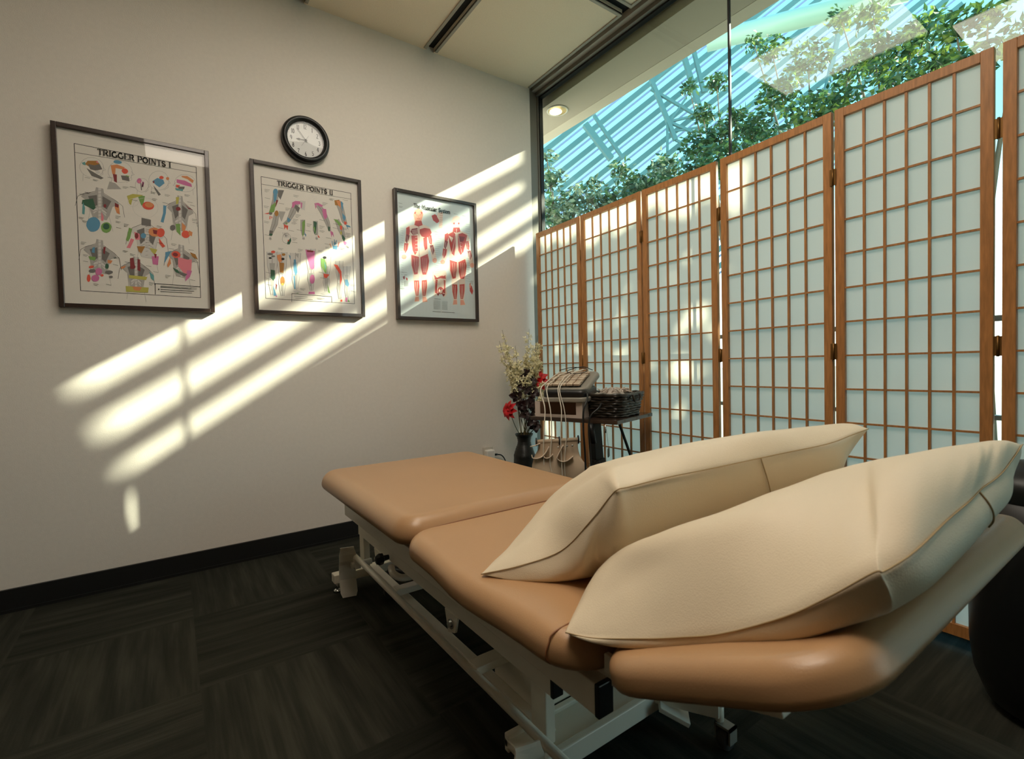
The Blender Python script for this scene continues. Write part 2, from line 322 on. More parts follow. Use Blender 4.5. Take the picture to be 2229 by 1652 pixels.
# chart drawings: P = patch, L = line; ink letter; points in mm from the lower left corner of the frame
CHART1 = """Lk2 67,657 478,649 474,66 65,70 67,657
Lk1.5 68,622 479,624
Ll1 50,689 513,693 506,18
Lg1 154,572 150,558 141,546 130,537 117,532 104,533 93,538 85,547 81,560 81,573 86,587 94,599 105,608 118,613 131,613 142,608 150,599 155,586 154,572
Lg1 152,583 161,572 151,566 152,552 135,536
Lg1 90,539 88,513
Pu 97,582 106,597 135,603 143,592 130,578 113,572
Pt 87,585 98,591 99,577 91,578
Pp 131,597 137,604 139,593
Pd 106,584 126,583 143,592 151,572 129,562 113,564
Pd 101,567 129,551 154,537 145,530 116,538
Pl 143,556 142,554 140,552 138,551 135,551 132,552 130,553 128,555 128,558 128,560 129,562 131,564 133,564 136,565 139,564 141,562 143,560 144,558
Lg1 248,572 243,557 234,543 222,534 208,529 194,529 182,535 174,545 169,558 170,573 174,589 183,602 195,612 209,617 223,617 235,611 244,601 248,588 248,572
Lg1 245,583 255,571 244,565 246,549 227,532
Lg1 179,536 176,507
Pb 215,613 214,610 211,608 207,606 202,605 198,605 193,605 190,607 188,609 188,612 189,614 191,617 195,619 200,620 205,620 209,619 212,618 215,616
Po 178,594 199,602 225,595 215,585 194,586 190,542 182,562
Pr 234,577 232,574 230,571 226,569 222,568 219,569 216,572 214,575 213,579 214,582 216,586 218,589 222,591 226,591 229,590 232,588 234,585 235,581
PD 184,560 197,560 196,526 187,530
Pd 210,559 236,562 238,540 214,541
Pn 226,563 239,562 236,558 227,559
Pg 172,527 191,523 210,502 163,493
Lg1 302,531 298,521 293,512 286,505 278,502 270,502 264,506 259,513 257,522 257,532 260,542 265,551 273,557 280,561 288,561 295,557 300,550 302,541 302,531
Lg1 300,538 305,529 299,525 300,515 290,504
Lg1 263,508 261,489
Pm 279,550 278,546 277,542 274,539 272,537 269,537 266,538 264,540 263,543 263,547 263,551 265,554 267,557 270,559 273,560 275,559 277,557 279,554
Pp 276,546 275,544 275,543 273,541 272,540 271,540 269,540 268,541 268,543 267,545 268,547 269,549 270,550 271,551 272,551 274,551 275,550 275,548
Lm4 283,546 281,526 285,544
Ld3 276,539 277,511
Lg1 374,562 369,547 361,535 350,526 337,521 325,522 315,527 307,536 304,549 304,563 309,577 317,590 328,599 340,604 352,604 363,599 370,589 374,576 374,562
Lg1 371,572 380,560 371,554 372,540 355,525
Lg1 313,529 310,502
Pb 315,555 334,573 355,569 359,555 340,534 329,541
Pr 357,579 356,577 355,574 352,572 350,571 347,571 344,571 342,572 341,574 341,576 341,578 343,581 345,583 347,584 350,585 353,584 355,583 356,581
Po 376,579 376,576 375,574 373,572 371,571 369,570 368,571 366,572 365,574 365,576 365,579 366,581 368,583 370,584 372,584 374,584 375,583 376,581
PD 323,553 323,552 323,550 322,549 321,548 320,548 319,548 318,549 318,551 318,552 318,554 319,556 319,557 320,558 321,558 322,558 323,557 323,555
Pd 319,539 330,524 344,504 336,497 323,523
Lg1 474,569 469,555 460,544 448,535 434,531 421,531 409,536 401,545 396,557 396,570 401,584 410,595 421,604 435,608 448,608 460,604 469,595 474,583 474,569
Lg1 399,566 389,551 399,549 396,536 414,527
Lg1 462,548 463,523
Po 421,599 443,603 467,588 462,575 443,589 423,594
Pm 403,581 433,581 457,571 459,557 432,560 403,566
Pr 400,557 415,557 409,544 400,546
Pt 397,542 426,542 424,533 399,532
Pd 407,550 432,554 429,542 409,540
Pg 128,495 151,493 153,471 194,449 201,435 178,423 169,392 157,365 113,371 106,400 101,432 80,449 88,462 124,474
Pl 135,494 144,494 139,368 131,369
Pd 102,454 130,464 130,424 115,410
Pd 175,446 147,462 146,422 159,410
Pl 114,402 131,416 130,400 117,386
Pl 158,397 142,415 142,399 155,381
Lk1 124,477 88,462 70,448 61,409
Lk1 153,474 190,451 211,432 216,386
Lg1 101,427 105,388 94,335
Lg1 174,419 166,380 176,323
Ld1 135,482 144,484
Ld1 134,469 143,471
Ld1 134,455 143,457
Ld1 133,442 142,444
Ld1 133,428 142,431
Ld1 132,415 141,417
Ld1 132,402 141,404
Ld1 131,388 140,390
Ld1 131,375 140,377
Ld1 109,450 131,456
Ld1 145,454 167,444
Ld1 110,439 130,445
Ld1 145,443 165,433
Ld1 111,428 130,434
Ld1 145,432 163,422
Ld1 112,417 130,423
Ld1 144,421 162,411
Ld1 113,406 129,412
Ld1 144,410 160,400
Ld1 114,395 129,401
Ld1 143,399 158,389
PG 84,436 117,447 124,411 117,401 101,410 81,420
Pt 86,428 91,405 88,378 81,380 83,409
Po 188,440 199,434 201,396 191,400 185,423
PD 186,442 198,436 197,423 186,426
PD 158,424 158,422 157,419 156,417 154,416 153,416 151,417 150,418 150,420 149,423 150,426 151,428 152,430 153,431 155,431 156,431 157,429 158,427
Pp 142,397 148,377 146,360 139,362
Pb 135,340 132,330 127,321 120,315 113,312 105,312 99,317 95,324 92,333 93,344 96,354 101,363 108,369 115,372 123,372 129,367 134,360 136,351
Pb 128,343 126,336 123,330 118,326 113,324 108,325 104,327 101,332 100,339 100,346 102,353 105,359 110,363 115,365 120,365 124,362 127,357 129,351
Pn 171,334 169,326 165,320 160,316 154,313 148,314 143,317 140,322 138,329 138,337 140,344 144,350 150,355 156,357 161,357 166,354 170,348 172,341
PG 165,339 164,334 161,331 158,328 154,327 151,327 148,329 146,332 144,336 145,341 146,345 148,349 152,351 155,353 159,352 162,351 164,347 165,343
Pn 263,486 288,487 282,453 275,444 269,462
Py 227,477 247,489 283,490 262,478 246,470 239,441 234,445
Pr 318,447 316,442 312,436 306,433 299,431 292,431 286,433 281,437 278,442 278,448 280,454 284,459 290,463 297,465 304,465 310,462 315,459 318,453
Po 315,452 314,448 311,445 307,442 302,441 297,441 292,442 289,445 287,448 286,452 288,456 291,459 295,462 300,463 305,463 310,462 313,459 315,456
Ll1 264,456 263,450 259,444 254,440 248,437 242,436 236,437 232,440 229,444 228,450 229,456 233,461 237,466 243,469 250,470 255,469 260,466 263,461 264,456
Ll1 332,440 327,425 318,412 306,401 291,396 276,395 263,399 252,408 246,421 245,435 249,450 258,463 270,473 285,479 300,480 314,476 324,467 331,455 332,440
Pg 404,511 422,510 424,482 455,458 461,441 442,426 435,388 425,354 390,358 384,393 381,432 365,451 371,468 400,484
Pl 409,511 416,510 411,355 404,356
Pd 382,459 405,472 404,424 392,406
Pd 440,453 419,471 417,423 427,408
Pl 391,397 405,414 404,395 393,377
Pl 426,392 414,413 414,394 423,373
Lk1 401,488 371,468 356,450 349,402
Lk1 424,486 452,460 469,439 473,383
Lg1 381,427 384,378 374,312
Lg1 439,420 433,372 440,303
Ld1 409,495 416,498
Ld1 408,479 415,482
Ld1 408,462 415,466
Ld1 407,446 414,449
Ld1 407,430 414,433
Ld1 406,413 413,416
Ld1 405,397 413,400
Ld1 405,380 412,383
Ld1 404,364 411,367
Ld1 388,455 405,463
Ld1 417,461 434,450
Ld1 388,441 405,449
Ld1 417,448 433,437
Ld1 389,428 404,436
Ld1 416,434 431,423
Ld1 390,414 404,422
Ld1 416,421 429,410
Ld1 390,400 404,409
Ld1 415,407 428,396
Ld1 391,387 403,395
Ld1 415,394 426,383
Pb 351,459 362,458 359,426 349,383 339,386 349,425
PD 413,453 413,450 411,447 409,445 406,444 403,443 400,444 398,445 396,448 396,451 396,454 398,456 400,459 403,460 406,461 409,460 412,459 413,456
Py 398,502 410,504 405,474 397,470
PD 427,481 443,463 460,457 443,457
Pn 392,385 409,387 409,335 395,351
Pd 390,363 388,359 386,356 382,354 379,353 376,354 373,357 372,360 372,364 372,369 374,373 377,376 380,378 384,379 387,378 389,376 391,372 391,368
Po 416,394 430,379 424,349 415,359
Pr 444,342 442,337 438,332 433,328 428,327 422,327 418,330 414,334 413,339 413,345 415,350 418,355 423,358 428,360 434,360 438,357 442,353 444,348
Po 440,363 454,356 451,338 439,342
Pl 280,394 302,392 304,362 341,336 347,318 326,301 317,259 306,223 265,227 258,266 254,308 235,329 242,347 276,365
Pl 287,393 295,393 289,225 281,225
Pd 255,337 281,352 281,299 266,280
Pd 323,331 298,350 296,298 308,282
Pl 266,269 282,289 281,268 268,248
Pl 307,265 293,287 292,266 304,244
Lk1 276,369 242,347 225,327 216,274
Lk1 304,367 338,338 357,315 362,255
Lg1 254,302 257,249 246,177
Lg1 322,295 315,243 323,167
Ld1 286,376 295,380
Ld1 286,359 294,362
Ld1 285,341 293,344
Ld1 284,323 293,326
Ld1 284,305 292,309
Ld1 283,287 291,291
Ld1 282,270 291,273
Ld1 282,252 290,255
Ld1 281,234 289,237
Ld1 262,332 282,341
Ld1 296,340 316,328
Ld1 262,318 282,326
Ld1 295,325 314,313
Ld1 263,303 281,312
Ld1 295,310 312,298
Ld1 264,288 281,297
Ld1 294,296 310,284
Ld1 265,273 280,282
Ld1 294,281 309,269
Ld1 266,259 280,268
Ld1 293,266 307,254
Pd 273,393 305,389 304,361 272,362
Pn 229,345 240,341 231,301 224,286 217,293 223,316
Pp 246,330 264,324 265,299 249,297
PD 260,315 259,311 258,307 256,304 254,303 252,302 250,303 248,306 247,310 247,314 248,318 249,322 251,325 253,327 255,327 257,326 258,323 259,320
Pb 286,319 285,315 284,311 281,308 278,307 275,306 272,307 270,309 268,313 268,316 268,320 270,324 273,327 276,329 279,329 282,328 284,326 286,323
Po 339,336 336,330 331,324 325,320 317,319 309,319 303,322 298,327 295,333 295,340 297,347 302,352 309,356 316,358 324,357 331,354 336,349 338,343
Pr 351,337 349,330 346,325 341,321 337,319 332,319 328,322 325,327 323,333 324,339 326,346 329,352 334,356 339,358 343,357 348,355 350,350 352,344
PD 310,348 326,347 323,329 312,331
Pp 234,301 245,297 230,259 218,260 226,278
Pr 330,316 341,297 352,282 342,274 331,291
Pu 253,270 281,273 267,241 259,248
Py 296,269 323,264 313,240 302,253
Pm 302,233 327,236 323,198 305,199
PD 311,245 320,244 317,226 313,228
Ld1 285,358 299,358
Ld1 285,347 298,347
Ld1 284,336 298,335
Ld1 284,324 298,324
Ld1 284,313 297,312
Ld1 283,302 297,301
Ld1 283,290 296,290
Ld1 282,279 296,278
Ld1 282,268 296,267
Pg 122,284 142,281 143,257 178,232 184,217 164,205 156,173 146,144 108,151 102,183 98,217 80,235 87,249 118,261
Pl 128,283 136,282 131,147 123,148
Pd 99,240 123,250 123,208 110,193
Pd 162,230 138,247 136,205 147,191
Pl 109,185 124,199 123,182 111,168
Pl 147,178 134,197 133,180 144,161
Lk1 119,264 87,249 71,235 64,193
Lk1 144,260 175,234 192,214 197,165
Lg1 98,212 101,169 91,113
Lg1 160,201 154,159 162,98
Ld1 128,269 135,272
Ld1 127,255 135,257
Ld1 126,241 134,243
Ld1 126,227 134,229
Ld1 125,212 133,214
Ld1 125,198 133,200
Ld1 124,184 132,186
Ld1 124,169 131,171
Ld1 123,155 131,157
Ld1 105,236 124,241
Ld1 136,239 155,227
Ld1 106,224 124,230
Ld1 136,227 153,216
Ld1 107,212 123,218
Ld1 136,216 152,204
Ld1 108,200 123,206
Ld1 135,204 150,192
Ld1 108,188 122,194
Ld1 135,192 148,181
Ld1 109,176 122,182
Ld1 134,180 147,169
Pb 108,247 116,251 114,226 105,228
Pn 94,211 117,210 114,195 98,198
PD 143,254 150,255 146,224 141,229
Po 154,203 170,201 164,188 154,190
PG 157,176 157,173 155,169 154,167 152,165 150,165 148,166 146,168 145,172 145,175 146,179 147,182 148,185 150,187 152,187 154,186 156,183 157,180
Pr 110,171 110,169 108,167 106,165 104,164 101,163 98,163 96,163 94,164 94,166 94,168 95,170 97,172 100,173 103,174 105,174 108,174 109,173
Pm 135,153 134,147 132,143 129,139 125,137 122,136 118,138 115,141 114,146 113,151 114,156 116,161 119,164 123,166 126,167 130,165 133,162 135,158
Pm 125,125 124,120 122,115 118,112 114,110 110,110 106,111 103,114 101,118 100,123 101,127 103,132 107,135 111,137 115,138 119,136 123,133 125,129
Pr 98,122 97,117 96,113 94,109 92,107 90,107 88,109 87,112 86,116 86,121 87,127 88,131 89,135 91,137 93,137 95,135 97,132 97,127
Pd 115,153 114,151 112,148 109,146 106,145 102,145 98,145 96,147 94,149 93,152 94,154 96,157 99,159 103,160 106,160 110,160 113,158 114,156
Pd 169,153 169,150 166,148 163,146 159,144 154,144 150,145 147,146 144,148 144,151 145,153 147,156 150,158 155,159 159,160 163,159 167,158 169,156
Pr 139,138 139,136 138,134 136,133 135,133 133,132 131,133 130,134 129,135 129,137 129,139 130,140 132,141 133,142 135,142 137,142 138,141 139,139
Pd 169,134 168,132 167,130 165,129 163,128 161,128 159,129 157,130 156,131 156,133 156,134 157,136 159,137 161,138 164,138 166,138 167,137 168,135
Pg 239,225 258,224 259,199 291,176 297,162 278,148 271,113 261,83 226,87 221,119 217,155 201,172 207,187 236,201
Pl 245,225 252,224 247,85 240,86
Pd 218,179 241,190 240,147 228,131
Pd 276,173 254,189 253,145 263,132
Pl 228,122 241,138 240,120 229,104
Pl 262,118 250,137 250,119 259,101
Lk1 236,205 207,187 192,171 185,127
Lk1 260,202 288,178 304,159 309,109
Lg1 217,149 220,106 211,46
Lg1 275,143 269,99 276,37
Ld1 245,211 252,214
Ld1 244,196 251,199
Ld1 244,181 251,184
Ld1 243,167 250,169
Ld1 243,152 250,154
Ld1 242,137 249,140
Ld1 242,122 249,125
Ld1 241,107 248,110
Ld1 240,92 248,95
Ld1 224,175 241,182
Ld1 253,180 270,170
Ld1 224,162 241,169
Ld1 253,168 269,158
Ld1 225,150 240,157
Ld1 252,156 267,145
Ld1 226,138 240,145
Ld1 252,144 265,133
Ld1 227,126 240,133
Ld1 251,131 264,121
Ld1 227,113 239,121
Ld1 251,119 262,109
PD 228,217 240,221 243,179 227,172
PD 253,217 262,215 261,164 251,169
PD 245,182 244,179 243,176 240,174 237,173 234,172 231,173 229,175 228,177 227,180 228,184 229,186 232,189 235,190 238,190 241,189 243,188 245,185
Py 221,146 284,143 279,129 221,133
Po 196,177 214,185 207,173 197,170
Pt 292,167 307,151 307,128 296,139
Py 209,99 287,98 284,76 210,75
Po 231,99 264,98 255,82 237,83
Pg 400,296 420,293 421,268 455,244 460,229 441,216 434,181 423,151 387,156 381,189 377,225 360,243 367,258 397,271
Pl 407,295 414,294 409,153 402,154
Pd 378,249 402,260 401,216 389,200
Pd 439,241 416,258 415,214 425,200
Pl 388,191 402,207 402,190 390,174
Pl 425,186 412,206 411,188 422,169
Lk1 397,275 367,258 351,242 344,198
Lk1 422,272 452,247 468,226 473,175
Lg1 377,219 380,175 371,115
Lg1 438,211 431,167 439,104
Ld1 406,281 413,283
Ld1 405,266 413,268
Ld1 405,251 412,253
Ld1 404,236 412,238
Ld1 404,221 411,223
Ld1 403,206 411,209
Ld1 403,191 410,194
Ld1 402,176 410,179
Ld1 402,161 409,164
Ld1 384,245 403,251
Ld1 415,250 433,238
Ld1 385,232 402,239
Ld1 414,237 431,226
Ld1 386,220 402,227
Ld1 414,225 429,214
Ld1 386,208 401,214
Ld1 413,213 428,202
Ld1 387,195 401,202
Ld1 413,200 426,189
Ld1 388,183 400,190
Ld1 412,188 424,177
Pb 351,256 373,264 357,230 345,206 350,235
Pr 405,247 403,242 399,238 394,235 388,235 383,236 378,239 375,243 373,248 373,253 376,258 380,262 385,265 390,265 396,264 400,261 404,257 405,252
PD 396,248 395,245 393,243 390,242 386,241 383,242 380,244 378,246 377,249 378,252 379,254 381,256 384,258 387,258 390,257 393,256 395,253 396,251
Pp 396,240 430,232 427,202 395,205
Pp 405,230 447,234 443,186 418,166 395,199
PG 375,192 394,182 403,165 386,172
Pm 428,185 446,184 437,156 419,134 422,161
Pu 441,266 461,259 470,236 450,246
Po 367,237 370,209 358,190 355,201
Pd 394,179 428,167 417,155 403,162
Lk2 309,71 310,117 474,115
Lk1.2 329,108 461,108
Lk1.2 329,105 440,103
Lk1.2 329,102 460,102
Lk2 329,93 450,93
Lk1.6 328,84 442,85
Pk 325,93 324,92 324,91 323,90 322,90 321,90 320,90 320,91 319,92 319,93 319,94 320,94 320,95 321,96 322,96 323,95 324,95 324,94
Lk1 93,469 109,468
Lk1 93,465 105,464
Lk1 76,458 91,457
Lk1 70,365 86,363
Lk1 70,360 82,359
Lk1 81,353 96,351
Lk1 81,348 92,347
Lk1 187,388 203,386
Lk1 186,383 199,382
Lk1 186,378 195,377
Lk1 186,366 202,364
Lk1 186,361 198,360
Lk1 187,340 203,338
Lk1 95,528 111,527
Lk1 120,525 136,524
Lk1 120,520 132,520
Lk1 167,543 183,542
Lk1 215,514 232,513
Lk1 215,509 227,508
Lk1 239,518 256,517
Lk1 309,509 326,508
Lk1 309,504 322,503
Lk1 358,506 376,505
Lk1 358,501 371,500
Lk1 430,519 449,518
Lk1 430,514 444,513
Lk1 244,464 261,462
Lk1 313,481 330,480
Lk1 312,476 326,475
Lk1 349,470 367,469
Lk1 439,489 458,487
Lk1 449,476 467,474
Lk1 454,415 473,413
Lk1 454,409 468,408
Lk1 456,400 475,399
Lk1 214,359 230,357
Lk1 214,354 226,353
Lk1 213,349 222,348
Lk1 325,367 342,365
Lk1 324,362 338,360
Lk1 205,247 222,245
Lk1 205,242 218,241
Lk1 229,236 246,234
Lk1 229,231 242,229
Lk1 324,295 342,293
Lk1 74,267 89,265
Lk1 73,262 85,260
Lk1 73,257 81,256
Lk1 78,217 93,214
Lk1 78,212 89,210
Lk1 77,190 92,188
Lk1 174,216 190,214
Lk1 174,212 186,210
Lk1 171,186 187,183
Lk1 106,102 122,99
Lk1 106,97 118,94
Lk1 146,102 162,99
Lk1 210,201 227,198
Lk1 281,191 299,189
Lk1 306,168 323,165
Lk1 290,121 308,118
Lk1 290,116 303,114
Lk1 290,111 299,109
Lk1 374,296 392,294
Lk1 374,291 388,289
Lk1 364,274 382,272
Lk1 437,277 455,275
Lk1 452,226 471,223
Lk1 348,157 366,155
Lk1 347,152 361,150
Lk1 347,147 357,145
Lk1 437,144 456,141"""
